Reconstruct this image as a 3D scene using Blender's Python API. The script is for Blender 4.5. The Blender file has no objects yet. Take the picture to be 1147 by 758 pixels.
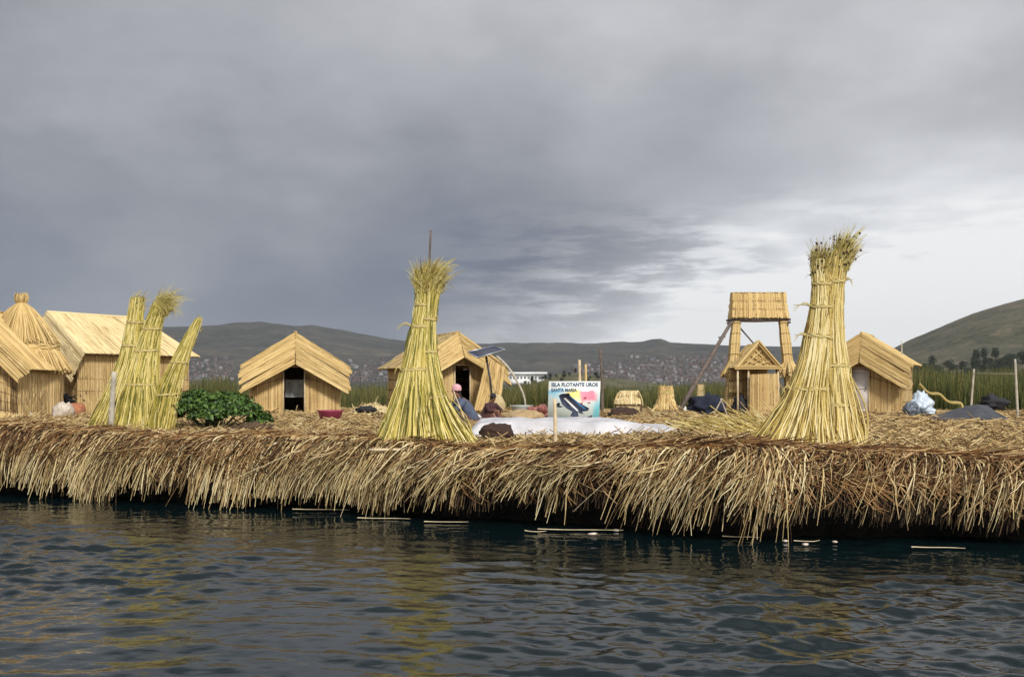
import bpy, math, random
import numpy as np
from mathutils import Vector, Matrix, noise as mnoise
R = math.radians
rng = np.random.default_rng(11)
random.seed(5)
S = bpy.context.scene
COL = S.collection
F = 1229.0; CX = 573.5; HY = 432.0; CZ = 2.2; GZ = 1.2      # focal length in photo pixels, horizon row, eye height, island height

def at(px, py, d):
    return Vector(((px-CX)/F*d, d, CZ-(py-HY)/F*d))
def gd(py, z=GZ):
    return (CZ-z)*F/(py-HY)

# ------------------------------------------------------------------ materials
def new_mat(name):
    m = bpy.data.materials.new(name); m.use_nodes = True
    nt = m.node_tree; b = nt.nodes['Principled BSDF']
    return m, nt, b
def link(nt, a, b): nt.links.new(a, b)
def ramp(nt, cols, pos=None):
    r = nt.nodes.new('ShaderNodeValToRGB'); e = r.color_ramp.elements
    n = len(cols)
    pos = pos or [i/(n-1) for i in range(n)]
    while len(e) < n: e.new(0.5)
    for i in range(n):
        e[i].position = pos[i]
    for i in range(n):
        c = cols[i]; e[i].color = (c[0], c[1], c[2], 1)
    return r
def mathn(nt, op, a, b=None, c=None, clamp=False):
    n = nt.nodes.new('ShaderNodeMath'); n.operation = op; n.use_clamp = clamp
    for i, v in enumerate((a, b, c)):
        if v is None: continue
        if isinstance(v, (int, float)): n.inputs[i].default_value = v
        else: link(nt, v, n.inputs[i])
    return n.outputs[0]
def noise(nt, scale, detail=3, vec=None, rough=.55, coord='Object', mapping=None):
    n = nt.nodes.new('ShaderNodeTexNoise'); n.inputs['Scale'].default_value = scale
    n.inputs['Detail'].default_value = detail; n.inputs['Roughness'].default_value = rough
    if vec is None:
        tc = nt.nodes.new('ShaderNodeTexCoord'); vec = tc.outputs[coord]
    if mapping:
        mp = nt.nodes.new('ShaderNodeMapping'); mp.inputs['Scale'].default_value = mapping
        link(nt, vec, mp.inputs['Vector']); vec = mp.outputs[0]
    link(nt, vec, n.inputs['Vector'])
    return n
def reed_mat(name, cols, nscale=1.2, namp=.6, rough=.62, fine=30, pos=None):
    """Straw: every stalk takes its own tone, modulated by patches of wear and fine grain."""
    m, nt, b = new_mat(name)
    g = nt.nodes.new('ShaderNodeNewGeometry')
    n1 = noise(nt, nscale, 4)
    n2 = noise(nt, fine, 2)
    v = mathn(nt, 'SUBTRACT', n1.outputs['Fac'], .5)
    v = mathn(nt, 'MULTIPLY', v, namp*2)
    w = mathn(nt, 'SUBTRACT', n2.outputs['Fac'], .5)
    w = mathn(nt, 'MULTIPLY', w, .45)
    v = mathn(nt, 'ADD', v, g.outputs['Random Per Island'])
    v = mathn(nt, 'ADD', v, w, clamp=True)
    r = ramp(nt, cols, pos); link(nt, v, r.inputs[0])
    link(nt, r.outputs[0], b.inputs['Base Color'])
    b.inputs['Roughness'].default_value = rough
    b.inputs['Specular IOR Level'].default_value = .35
    return m
def plain(name, col, rough=.7, var=.25, scale=6, bump=0, bscale=20, metal=0):
    m, nt, b = new_mat(name)
    n = noise(nt, scale, 4)
    lo = tuple(c*(1-var) for c in col); hi = tuple(min(1, c*(1+var)) for c in col)
    r = ramp(nt, [lo, hi], [.3, .7]); link(nt, n.outputs['Fac'], r.inputs[0])
    link(nt, r.outputs[0], b.inputs['Base Color'])
    b.inputs['Roughness'].default_value = rough; b.inputs['Metallic'].default_value = metal
    if bump:
        nb = noise(nt, bscale, 4); bp = nt.nodes.new('ShaderNodeBump')
        bp.inputs['Strength'].default_value = bump; bp.inputs['Distance'].default_value = .02
        link(nt, nb.outputs['Fac'], bp.inputs['Height']); link(nt, bp.outputs[0], b.inputs['Normal'])
    return m

M = {}
M['hut'] = reed_mat('dry_reed_thatch', [(.34,.22,.085), (.54,.38,.15), (.66,.48,.21), (.75,.59,.30)], .8, .30)
M['hutwall'] = reed_mat('reed_wall_mat', [(.34,.22,.09), (.53,.37,.16), (.64,.47,.22), (.74,.58,.32)], 1.6, .30)
M['hutpale'] = reed_mat('pale_reed_thatch', [(.40,.29,.14), (.64,.50,.26), (.76,.63,.36), (.84,.72,.45)], 1.0, .35)
M['back'] = plain('old_reed_backing', (.17,.105,.045), .8, .4, 5)
M['seam'] = plain('reed_cord', (.13,.075,.03), .8, .3, 10)
M['sheaf'] = reed_mat('yellow_green_reed', [(.12,.12,.022), (.33,.28,.05), (.56,.45,.105), (.68,.55,.18), (.80,.70,.35)], 1.6, .38)
M['sheafdry'] = reed_mat('golden_dry_reed', [(.20,.125,.03), (.42,.31,.08), (.62,.47,.15), (.72,.58,.25), (.82,.72,.42)], 1.6, .38)
M['tuft'] = reed_mat('reed_flower_tuft', [(.22,.14,.04), (.48,.38,.10), (.68,.58,.20), (.74,.66,.32)], 2, .3)
M['seed'] = plain('dark_seed_head', (.045,.022,.015), .9, .4, 30)
M['tie'] = reed_mat('twisted_reed_tie', [(.30,.22,.07), (.55,.44,.17), (.66,.54,.25)], 3, .3)
M['litter'] = reed_mat('trodden_reed_litter', [(.07,.04,.018), (.22,.135,.055), (.40,.265,.11), (.57,.41,.185), (.74,.60,.33)], .8, .35)
M['lip'] = reed_mat('wet_brown_reed', [(.03,.012,.006), (.10,.042,.015), (.22,.10,.032), (.38,.22,.08), (.60,.43,.22)], .9, .4)
M['fringe'] = reed_mat('hanging_dry_reed', [(.07,.04,.018), (.26,.165,.07), (.56,.41,.19), (.73,.58,.30), (.84,.72,.45)], .9, .42)
M['fringe_old'] = reed_mat('rotting_reed', [(.008,.005,.004), (.022,.013,.007), (.06,.034,.016), (.24,.17,.09)], .9, .4)
M['green'] = reed_mat('green_totora', [(.035,.05,.012), (.075,.095,.022), (.15,.155,.04), (.27,.22,.08)], .25, .6, .6)
M['wood'] = plain('weathered_pole', (.13,.10,.085), .8, .35, 9, .5, 30)
M['palewood'] = plain('pale_debarked_wood', (.62,.50,.32), .7, .25, 7, .3, 30)
M['greywood'] = plain('grey_bleached_post', (.42,.38,.31), .8, .3, 7, .4, 30)

# ------------------------------------------------------------------ mesh builder
class MB:
    def __init__(s): s.v = []; s.f = []; s.n = 0
    def add(s, verts, faces, mi=0):
        verts = np.asarray(verts, dtype=np.float64).reshape(-1, 3)
        if isinstance(faces, np.ndarray): groups = [faces]
        else:
            d = {}
            for f in faces: d.setdefault(len(f), []).append(f)
            groups = [np.array(x) for x in d.values()]
        for g in groups: s.f.append((g+s.n, mi))
        s.v.append(verts); s.n += len(verts); return s
    def tubes(s, P, rad, sides=3, mi=0, cap=False):
        """P (N,K,3) centre lines, rad broadcastable to (N,K)."""
        P = np.asarray(P, float)
        if P.ndim == 2: P = P[None]
        N, K, _ = P.shape
        rad = np.broadcast_to(np.asarray(rad, float), (N, K))
        T = np.gradient(P, axis=1); T /= np.linalg.norm(T, axis=2, keepdims=True)+1e-9
        ref = np.tile(np.array([.31, .83, .46]), (N, K, 1))
        U = np.cross(T, ref); nu = np.linalg.norm(U, axis=2, keepdims=True)
        U = np.where(nu < .15, np.cross(T, np.array([1., 0, 0])), U)
        U /= np.linalg.norm(U, axis=2, keepdims=True)+1e-9
        V = np.cross(T, U)
        a = np.arange(sides)*2*np.pi/sides
        off = U[:, :, None]*np.cos(a)[None, None, :, None] + V[:, :, None]*np.sin(a)[None, None, :, None]
        X = P[:, :, None] + off*rad[:, :, None, None]
        idx = np.arange(N*K*sides).reshape(N, K, sides)
        i0 = idx[:, :-1]; i1 = idx[:, 1:]
        f = np.stack([i0, np.roll(i0, -1, 2), np.roll(i1, -1, 2), i1], -1).reshape(-1, 4)
        base = s.n
        s.add(X.reshape(-1, 3), f, mi)
        if cap:
            c0 = idx[:, 0, ::-1]+base; c1 = idx[:, -1]+base
            s.f.append((np.concatenate([c0, c1]), mi))
        return s
    def box(s, c, h, mi=0, M3=None):
        v = np.array([[x, y, z] for x in (-1, 1) for y in (-1, 1) for z in (-1, 1)], float)*np.array(h)
        if M3 is not None: v = v @ np.array(M3).T
        v = v+np.array(c)
        return s.add(v, [(0,1,3,2), (4,6,7,5), (0,4,5,1), (2,3,7,6), (0,2,6,4), (1,5,7,3)], mi)
    def slab(s, A, B, C, D, t, mi=0):
        A, B, C, D = [np.array(q, float) for q in (A, B, C, D)]
        n = np.cross(B-A, D-A); n /= np.linalg.norm(n)+1e-9
        v = [A, B, C, D, A-n*t, B-n*t, C-n*t, D-n*t]
        return s.add(v, [(0,1,2,3), (7,6,5,4), (0,4,5,1), (1,5,6,2), (2,6,7,3), (3,7,4,0)], mi)
    def lathe(s, prof, seg=24, mi=0, c=(0,0,0), wob=0):
        K = len(prof); vs = []
        for r, z in prof:
            for i in range(seg):
                a = 2*math.pi*i/seg; rr = r*(1+wob*math.sin(3*a+z*5)+wob*.6*math.sin(7*a))
                vs.append((c[0]+rr*math.cos(a), c[1]+rr*math.sin(a), c[2]+z))
        fs = [(k*seg+i, k*seg+(i+1) % seg, (k+1)*seg+(i+1) % seg, (k+1)*seg+i) for k in range(K-1) for i in range(seg)]
        s.add(vs, fs, mi)
        return s
    def blob(s, c, h, mi=0, amp=.15, freq=2., seg=20, rings=12, seed=0, flat=None):
        vs = []; fs = []
        for j in range(rings+1):
            th = math.pi*j/rings
            for i in range(seg):
                a = 2*math.pi*i/seg
                n = Vector((math.sin(th)*math.cos(a), math.sin(th)*math.sin(a), math.cos(th)))
                k = 1+amp*mnoise.fractal(n*freq+Vector((seed*7.3, seed, 0)), 1, 2, 3)*1.6
                p = [c[0]+n.x*h[0]*k, c[1]+n.y*h[1]*k, c[2]+n.z*h[2]*k]
                if flat is not None: p[2] = max(p[2], flat)
                vs.append(p)
        for j in range(rings):
            for i in range(seg):
                fs.append((j*seg+i, (j+1)*seg+i, (j+1)*seg+(i+1) % seg, j*seg+(i+1) % seg))
        return s.add(vs, fs, mi)
    def build(s, name, mats, parent=None, smooth=False, loc=None):
        me = bpy.data.meshes.new(name)
        V = np.concatenate(s.v).astype(np.float32)
        me.vertices.add(len(V)); me.vertices.foreach_set('co', V.ravel())
        loops = np.concatenate([f.ravel() for f, _ in s.f]).astype(np.int32)
        tot = np.concatenate([np.full(len(f), f.shape[1]) for f, _ in s.f]).astype(np.int32)
        mi = np.concatenate([np.full(len(f), m) for f, m in s.f]).astype(np.int32)
        st = np.concatenate([[0], np.cumsum(tot)[:-1]]).astype(np.int32)
        me.loops.add(len(loops)); me.loops.foreach_set('vertex_index', loops)
        me.polygons.add(len(tot)); me.polygons.foreach_set('loop_start', st); me.polygons.foreach_set('loop_total', tot)
        me.polygons.foreach_set('material_index', mi)
        if smooth: me.polygons.foreach_set('use_smooth', np.ones(len(tot), bool))
        if not isinstance(mats, (list, tuple)): mats = [mats]
        for m in mats: me.materials.append(m)
        me.update(calc_edges=True); me.validate()
        o = bpy.data.objects.new(name, me); COL.objects.link(o)
        if parent: o.parent = parent
        if loc is not None: o.location = loc
        return o

def tag(o, label, cat, group=None):
    o['label'] = label; o['category'] = cat
    if group: o['group'] = group
    return o
def thing(name, label, cat, loc=(0,0,0), rz=0, group=None):
    o = bpy.data.objects.new(name, None); COL.objects.link(o)
    o.location = loc; o.rotation_euler = (0, 0, rz); o.empty_display_size = .3
    return tag(o, label, cat, group)
def kind(o, k): o['kind'] = k; return o
def lerp(a, b, t): return a+(b-a)*t
def smooth(a, b, x):
    t = np.clip((x-a)/(b-a), 0, 1); return t*t*(3-2*t)
def sag_line(pts, n=24):
    """Catmull-Rom through pts -> n samples."""
    P = [Vector(p) for p in pts]; P = [P[0]*2-P[1]]+P+[P[-1]*2-P[-2]]
    out = []; m = len(P)-3
    for k in range(n):
        t = k/(n-1)*m; i = min(int(t), m-1); u = t-i
        a, b, c, d = P[i:i+4]
        out.append(.5*((2*b)+(c-a)*u+(2*a-5*b+4*c-d)*u*u+(3*b-a-3*c+d)*u**3))
    return np.array(out)

# ------------------------------------------------------------------ camera, sun, world
cam = bpy.data.cameras.new('camera'); co = bpy.data.objects.new('camera', cam); COL.objects.link(co)
co.location = (0, 0, CZ); co.rotation_euler = (R(90), 0, 0)
cam.sensor_width = 36; cam.lens = 36*F/1147; cam.shift_y = 53/1147
cam.clip_start = .1; cam.clip_end = 30000
S.camera = co

SUN_EL, SUN_AZ = 35, 158         # behind the photographer's right shoulder (compass degrees, +Y = 0)
sl = bpy.data.lights.new('sun', 'SUN'); so = bpy.data.objects.new('sun', sl); COL.objects.link(so)
sl.energy = 3.2; sl.angle = R(9); sl.color = (1, .955, .87)
dirv = Vector((math.sin(R(SUN_AZ))*math.cos(R(SUN_EL)), math.cos(R(SUN_AZ))*math.cos(R(SUN_EL)), math.sin(R(SUN_EL))))
so.rotation_euler = dirv.to_track_quat('Z', 'Y').to_euler()
so.location = dirv*60

w = bpy.data.worlds.new('World'); S.world = w; w.use_nodes = True
nt = w.node_tree; bg = nt.nodes['Background']
sky = nt.nodes.new('ShaderNodeTexSky'); sky.sky_type = 'NISHITA'; sky.sun_disc = False
sky.sun_elevation = R(SUN_EL); sky.sun_rotation = R(SUN_AZ); sky.altitude = 3800; sky.dust_density = 1.5
tc = nt.nodes.new('ShaderNodeTexCoord'); D = tc.outputs['Generated']
sp = nt.nodes.new('ShaderNodeSeparateXYZ'); link(nt, D, sp.inputs[0])
x, y, z = sp.outputs
def sstep(v, a, b, lo=0., hi=1.):
    n = nt.nodes.new('ShaderNodeMapRange'); n.interpolation_type = 'SMOOTHSTEP'
    link(nt, v, n.inputs['Value']); n.inputs['From Min'].default_value = a; n.inputs['From Max'].default_value = b
    n.inputs['To Min'].default_value = lo; n.inputs['To Max'].default_value = hi
    return n.outputs[0]
mul = lambda a, b: mathn(nt, 'MULTIPLY', a, b)
add = lambda a, b: mathn(nt, 'ADD', a, b)
sub = lambda a, b: mathn(nt, 'SUBTRACT', a, b)
big = noise(nt, 2.6, 5, D, .5, mapping=(1, 1, 1.7)).outputs['Fac']         # the soft body of the storm cloud
mid = noise(nt, 5.0, 6, D, .58, mapping=(1, 1, 2.2)).outputs['Fac']
fin = noise(nt, 7.0, 8, D, .62, mapping=(1, 1, 5.5)).outputs['Fac']        # stratified streaks near the horizon
xw = add(x, mul(sub(big, .5), .35)); zw = add(z, mul(sub(mid, .5), .16))
B = add(.565, mul(xw, .13))
B = add(B, sstep(zw, .03, .32, -.12, .145))                                  # paler overhead
right = sstep(xw, -.04, .30)
low = sstep(zw, .06, .25, 1, 0)
B = add(B, mul(mul(right, low), .56))                                     # the break of bright cloud, low on the right
glow = mul(sstep(xw, -.14, .08), sstep(zw, .03, .13, 1, 0))
B = add(B, mul(glow, .29))
B = add(B, mul(sub(big, .5), .42))
B = add(B, mul(sub(mid, .5), .10))
streak = mul(add(mul(sub(fin, .5), .45), mul(sub(sstep(fin, .44, .57), .5), .17)), mul(sstep(x, -.16, .10), sstep(z, .09, .19, 1, .0)))
B = add(B, mul(streak, 1.0))
# unseen cloud over and behind the photographer, made brighter as fill light
behind = sstep(y, .75, .15); over = sstep(z, .62, .9)
B = sub(B, sstep(z, .35, .5, 0, .17))  # unseen cloud band above the frame, darkened to dim the water's reflections
B = add(B, mul(mathn(nt, 'MAXIMUM', behind, over), .34))
cr = ramp(nt, [(.075,.10,.145), (.14,.158,.205), (.30,.308,.33), (.47,.475,.50), (.78,.79,.81), (.96,.96,.95)], [.26, .40, .57, .70, .86, 1.0])
link(nt, B, cr.inputs[0])
skm = nt.nodes.new('ShaderNodeMix'); skm.data_type = 'RGBA'
skys = nt.nodes.new('ShaderNodeVectorMath'); skys.operation = 'SCALE'; skys.inputs['Scale'].default_value = .10
link(nt, sky.outputs[0], skys.inputs[0])
skm.inputs['Factor'].default_value = .93
link(nt, skys.outputs[0], skm.inputs['A']); link(nt, cr.outputs[0], skm.inputs['B'])
gain = nt.nodes.new('ShaderNodeVectorMath'); gain.operation = 'SCALE'; gain.inputs['Scale'].default_value = 1.0
link(nt, skm.outputs['Result'], gain.inputs[0])
link(nt, gain.outputs[0], bg.inputs['Color']); bg.inputs['Strength'].default_value = 1.0
S.view_settings.view_transform = 'Standard'; S.view_settings.look = 'None'
S.view_settings.exposure = 0; S.view_settings.gamma = 1

# ------------------------------------------------------------------ water
EX = np.array([-60, -34, -22, -10.3, -6.5, -2.7, .37, 3.6, 7.0, 12, 30, 60.])
EY = np.array([42, 31, 27, 22, 20.4, 18.9, 17.1, 15.5, 15.1, 14.6, 16, 24.])
def edge(X):
    X = np.asarray(X, float)
    return np.interp(X, EX, EY)+.12*np.sin(X*1.3)+.07*np.sin(X*3.1+1)
def make_water():
    def axis(lo, hi, step, far_lo, far_hi):
        a = list(np.arange(lo, hi, step)); s = step; v = hi
        while v < far_hi: a.append(v); s *= 1.25; v += s
        a.append(far_hi); s = step; v = lo-step; b = []
        while v > far_lo: b.append(v); s *= 1.25; v -= s
        b.append(far_lo); return np.array(b[::-1]+a)
    xs = axis(-12.5, 9.5, .036, -12000, 12000); ys = axis(7.2, 23., .034, -400, 12000)
    X, Y = np.meshgrid(xs, ys)
    r = np.random.default_rng(3); Z = np.zeros_like(X)
    # slow domain warp so that crests break up
    wx = X+.10*np.sin(Y*.9+1.2*np.sin(X*.5)); wy = Y+.10*np.sin(X*.8+.9*np.sin(Y*.6))
    for i in range(110):
        L = .11*(.95/.11)**r.random()
        a = R(86)+r.normal(0, .55); k = 2*np.pi/L
        amp = .0023*(L/.5)**.95
        ph = (wx*math.cos(a)+wy*math.sin(a))*k+r.random()*6.28
        s = np.sin(ph); Z += amp*(s+.35*(1-2*np.abs(np.sin(ph*.5+.8))))
    patch = .55+.75*smooth(-.6, .8, np.sin(X*.45+1.1*np.sin(Y*.35))+.6*np.sin(Y*.7+X*.25))
    fade = smooth(-13.5, -11.5, X)*smooth(10.5, 9, X)*smooth(6.9, 7.6, Y)*smooth(24, 22.5, Y)
    lee = .45+.55*smooth(0, 5, edge(X)-Y)                     # calmer under the bank
    Z = Z*patch*fade*lee
    nx, ny = len(xs), len(ys); idx = np.arange(nx*ny).reshape(ny, nx)
    f = np.stack([idx[:-1, :-1], idx[:-1, 1:], idx[1:, 1:], idx[1:, :-1]], -1).reshape(-1, 4)
    m, nt, b = new_mat('lake_water')
    b.inputs['Base Color'].default_value = (.003, .0098, .0115, 1)
    b.inputs['Roughness'].default_value = .045; b.inputs['IOR'].default_value = 1.333
    n = noise(nt, 9, 3, mapping=(.55, 1, 1)); n2 = noise(nt, .5, 3, mapping=(.4, 1, 1))
    bp = nt.nodes.new('ShaderNodeBump'); bp.inputs['Strength'].default_value = .5; bp.inputs['Distance'].default_value = .012
    link(nt, n.outputs['Fac'], bp.inputs['Height'])
    bp2 = nt.nodes.new('ShaderNodeBump'); bp2.inputs['Strength'].default_value = .5; bp2.inputs['Distance'].default_value = .05
    link(nt, n2.outputs['Fac'], bp2.inputs['Height']); link(nt, bp.outputs[0], bp2.inputs['Normal'])
    link(nt, bp2.outputs[0], b.inputs['Normal'])
    mb = MB(); mb.add(np.stack([X, Y, Z], -1).reshape(-1, 3), f)
    kind(mb.build('water', m, smooth=True), 'structure')
make_water()

# ------------------------------------------------------------------ the floating island
BACK = 46.
def gz(X, Y):
    """Height of the trodden reed surface."""
    X = np.asarray(X, float); Y = np.asarray(Y, float)
    e = Y-edge(X)
    z = GZ+.035*np.sin(X*1.1+Y*.6)+.03*np.sin(X*.55-Y*.9+2)+.018*np.sin(X*3.3+Y*2.1)
    z = z+.12*smooth(-3, -9, X)*smooth(2.6, .4, e)                           # raised lip on the left
    z = z+.16*np.exp(-((X-3.0)/1.5)**2-((e-1.8)/1.0)**2)                     # mound beside the tall sheaf
    return z-.28*smooth(.55, 0, e)**2
def G(px, py):
    d = gd(py)
    for _ in range(6): d = (CZ-float(gz((px-CX)/F*d, d)))*F/(py-HY)
    return Vector(((px-CX)/F*d, d, float(gz((px-CX)/F*d, d))))
def make_island():
    xs = np.concatenate([np.arange(-60, -14, 1.), np.arange(-14, 11, .09), np.arange(11, 60, 1.)])
    es = np.concatenate([np.linspace(0, 1, 14), np.linspace(1.15, 8, 60), np.linspace(8.4, 30, 40)])
    X = np.repeat(xs[None], len(es), 0); E0 = edge(xs)
    Y = E0[None]+es[:, None]*((BACK-E0)/30)[None]*1.0
    Y = np.where(es[:, None] < 8, E0[None]+es[:, None], Y)
    Y = np.maximum.accumulate(Y, 0)
    r = np.random.default_rng(4)
    Z = gz(X, Y)+r.normal(0, .008, X.shape)
    nx, ny = len(xs), len(es)
    # the underside: the bank falls back towards the water, undercut
    under = []
    for k, (dy, zz) in enumerate([(.03, .80), (.10, .62), (.26, .40), (.50, .20), (.8, .02), (1.0, -.4)]):
        under.append(np.stack([xs+r.normal(0, .01, nx), E0+dy+r.normal(0, .05, nx), np.full(nx, zz)+r.normal(0, .03, nx)], -1))
    V = np.concatenate([np.array(under)[::-1].reshape(-1, 3), np.stack([X, Y, Z], -1).reshape(-1, 3), np.stack([xs, np.full(nx, BACK+.3), np.full(nx, -.4)], -1)])
    rows = ny+7; idx = np.arange(rows*nx).reshape(rows, nx)
    f = np.stack([idx[:-1, :-1], idx[:-1, 1:], idx[1:, 1:], idx[1:, :-1]], -1).reshape(-1, 4)
    m, nt, b = new_mat('packed_reed_ground')
    n1 = noise(nt, .9, 5); n2 = noise(nt, 26, 3, mapping=(1, .6, 1)); n3 = noise(nt, 7, 4)
    v = add_(nt, n1.outputs['Fac'], n2.outputs['Fac'], n3.outputs['Fac'])
    rp = ramp(nt, [(.07,.04,.018), (.24,.15,.065), (.40,.275,.12), (.52,.38,.18)], [.32, .45, .55, .68])
    link(nt, v, rp.inputs[0])
    # the rotting reed below the rim
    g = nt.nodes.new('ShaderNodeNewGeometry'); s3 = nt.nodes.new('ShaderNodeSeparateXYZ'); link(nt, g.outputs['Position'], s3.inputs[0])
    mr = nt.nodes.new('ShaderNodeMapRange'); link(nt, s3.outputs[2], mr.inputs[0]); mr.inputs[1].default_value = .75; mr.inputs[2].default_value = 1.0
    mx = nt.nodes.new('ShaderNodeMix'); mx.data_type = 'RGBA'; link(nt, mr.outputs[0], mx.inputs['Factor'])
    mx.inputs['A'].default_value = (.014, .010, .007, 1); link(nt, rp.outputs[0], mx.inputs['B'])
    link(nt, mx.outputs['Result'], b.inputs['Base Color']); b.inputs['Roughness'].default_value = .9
    bp = nt.nodes.new('ShaderNodeBump'); bp.inputs['Strength'].default_value = .8; bp.inputs['Distance'].default_value = .03
    link(nt, n2.outputs['Fac'], bp.inputs['Height']); link(nt, bp.outputs[0], b.inputs['Normal'])
    mb = MB(); mb.add(V, f); kind(mb.build('ground', m), 'structure')
def add_(nt, *a):
    v = a[0]
    for q in a[1:]: v = mathn(nt, 'ADD', v, q)
    return mathn(nt, 'DIVIDE', v, len(a))
make_island()

def litter():
    """Cut reeds lying all over the island, finer and thinner towards the back."""
    mb = MB(); r = np.random.default_rng(9)
    def scatter(n, ylo, yhi, L, rad, up):
        e = ylo+(yhi-ylo)*r.random(n)
        d = e+17; X = (r.random(n)*1.16-.58)*2*d*.47-.6
        Y = edge(X)+e; Z = gz(X, Y)
        a = r.random(n)*2*np.pi; ln = L*(.4+r.random(n)*1.1)
        dx = np.cos(a)*ln/2; dy = np.sin(a)*ln/2; tilt = r.normal(0, up, n)
        bow = r.normal(0, .08, n)*ln
        P = np.stack([np.stack([X-dx, Y-dy, Z+.006+r.random(n)*.02], -1),
                      np.stack([X-dy*bow/ln, Y+dx*bow/ln, Z+.02+r.random(n)*.025], -1),
                      np.stack([X+dx, Y+dy, Z+.012+np.abs(tilt)*ln], -1)], 1)
        mb.tubes(P, (rad*(.6+.8*r.random((n, 1)))), 3)
    scatter(15000, .25, 5, .42, .008, .14)
    scatter(12000, 4, 12, .5, .011, .12)
    scatter(9000, 11, 26, .6, .014, .10)
    kind(mb.build('reed_litter', M['litter']), 'stuff')['label'] = 'trodden tan reed litter covering the island'
litter()

def fringe():
    r = np.random.default_rng(21)
    def hang(n, x0, x1, zlo, zhi, inl, rad, lean, out, mi, mb, K=8, clump=0):
        if clump:
            c = x0+(x1-x0)*r.random(max(2, int((x1-x0)*clump)))
            X = c[r.integers(0, len(c), n)]+r.normal(0, .14, n)
            bias = dict()
            off = np.interp(X, np.sort(c), r.normal(0, .10, len(c)))
        else: X = x0+(x1-x0)*r.random(n); off = 0
        E = edge(X); s0 = r.random(n)*inl
        zt = gz(X, E+s0)+r.random(n)*.05
        wavez = .07*np.sin(X*1.7)+.06*np.sin(X*4.3+1)
        ze = zlo+(zhi-zlo)*r.random(n)**.8+wavez+off
        t = np.linspace(0, 1, K)[None]
        ln = lean*(.4+r.random(n)*1.1)+r.normal(0, .12, n)+.35*(r.random(n) < .08)*r.normal(0, 1, n)
        o = out*(.2+r.random(n)*1.4)
        # first run outwards, then droop
        hor = 1-(1-t)**2.2
        ver = t**1.9
        yy = (E+s0)[:, None]-(s0+o)[:, None]*hor
        zz = zt[:, None]*(1-ver)+ze[:, None]*ver+.05*np.sin(np.pi*np.minimum(t*1.4, 1))
        xx = X[:, None]-ln[:, None]*t**1.25+(r.normal(0, .02, (n, K))).cumsum(1)*np.where(r.random((n, 1)) < .3, 1.0, .35)
        P = np.stack([xx, yy, zz], -1)
        rr = rad*(.4+1.2*r.random((n, 1)))*(1-.6*t**2)
        mb.tubes(P, rr, 3, mi)
    x0, x1 = -14., 10.
    # matted old reed behind
    mb = MB()
    hang(5200, x0, x1, .22, .66, .25, .010, .14, .03, 0, mb)
    hang(1800, x0, x1, .20, .5, .1, .010, .10, -.12, 0, mb)
    kind(mb.build('old_reed_bank', M['fringe_old']), 'stuff')['label'] = 'dark rotting reeds matted under the island edge'
    mb = MB()
    hang(1750, x0, -1.5, .12, .66, .5, .0115, .28, .13, 0, mb, clump=7)
    hang(650, x0, -2.0, .10, .34, .35, .012, .24, .16, 0, mb, clump=4)
    hang(800, -3, 4.2, .36, .88, .5, .0115, .42, .16, 0, mb, clump=6)
    hang(150, -3, 4.2, .18, .5, .35, .012, .34, .20, 0, mb, clump=2)
    hang(300, 3.0, x1, .38, .88, .45, .0115, .16, .15, 0, mb, clump=4)
    hang(110, 3.2, x1, .22, .6, .35, .012, .22, .20, 0, mb, clump=2)
    hang(45, 2.6, 4.6, .05, .2, .35, .010, .35, .22, 0, mb, clump=2)
    kind(mb.build('hanging_reed_fringe', M['fringe']), 'stuff')['label'] = 'pale dry reeds hanging over the island edge'
    # brown reeds laid along the rim
    mb = MB(); n = 7500
    X = x0+(x1-x0)*r.random(n); e = -.10+r.random(n)**1.3*1.0
    a = r.normal(0, .42, n)-.25; ln = .35+r.random(n)*.9
    K = 6; t = np.linspace(-.5, .5, K)[None]
    xx = X[:, None]+np.cos(a)[:, None]*t*ln[:, None]
    ee = e[:, None]+np.sin(a)[:, None]*t*ln[:, None]+r.normal(0, .05, (n, 1))*(t*2)**2
    base = gz(xx, edge(xx)+np.maximum(ee, 0))-.55*smooth(.05, -.45, ee)
    zz = base+.01+r.random((n, 1))*.055+np.abs(r.normal(0, .05, (n, 1)))*(t+.5)**2
    P = np.stack([xx, edge(xx)+np.maximum(ee, -.22), zz], -1)
    mb.tubes(P, .0085*(.6+.8*r.random((n, 1)))*(1-.5*np.abs(t*2)**3), 3)
    hang(1500, x0, 3.6, .70, 1.0, .5, .0085, .36, .13, 0, mb)
    hang(500, 3.4, x1, .78, 1.05, .5, .0085, .30, .13, 0, mb)
    hang(300, x0, 3.5, .42, .80, .4, .0085, .28, .10, 0, mb)
    kind(mb.build('brown_reed_rim', M['lip']), 'stuff')['label'] = 'wet brown reeds laid along the island rim'
fringe()

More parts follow.
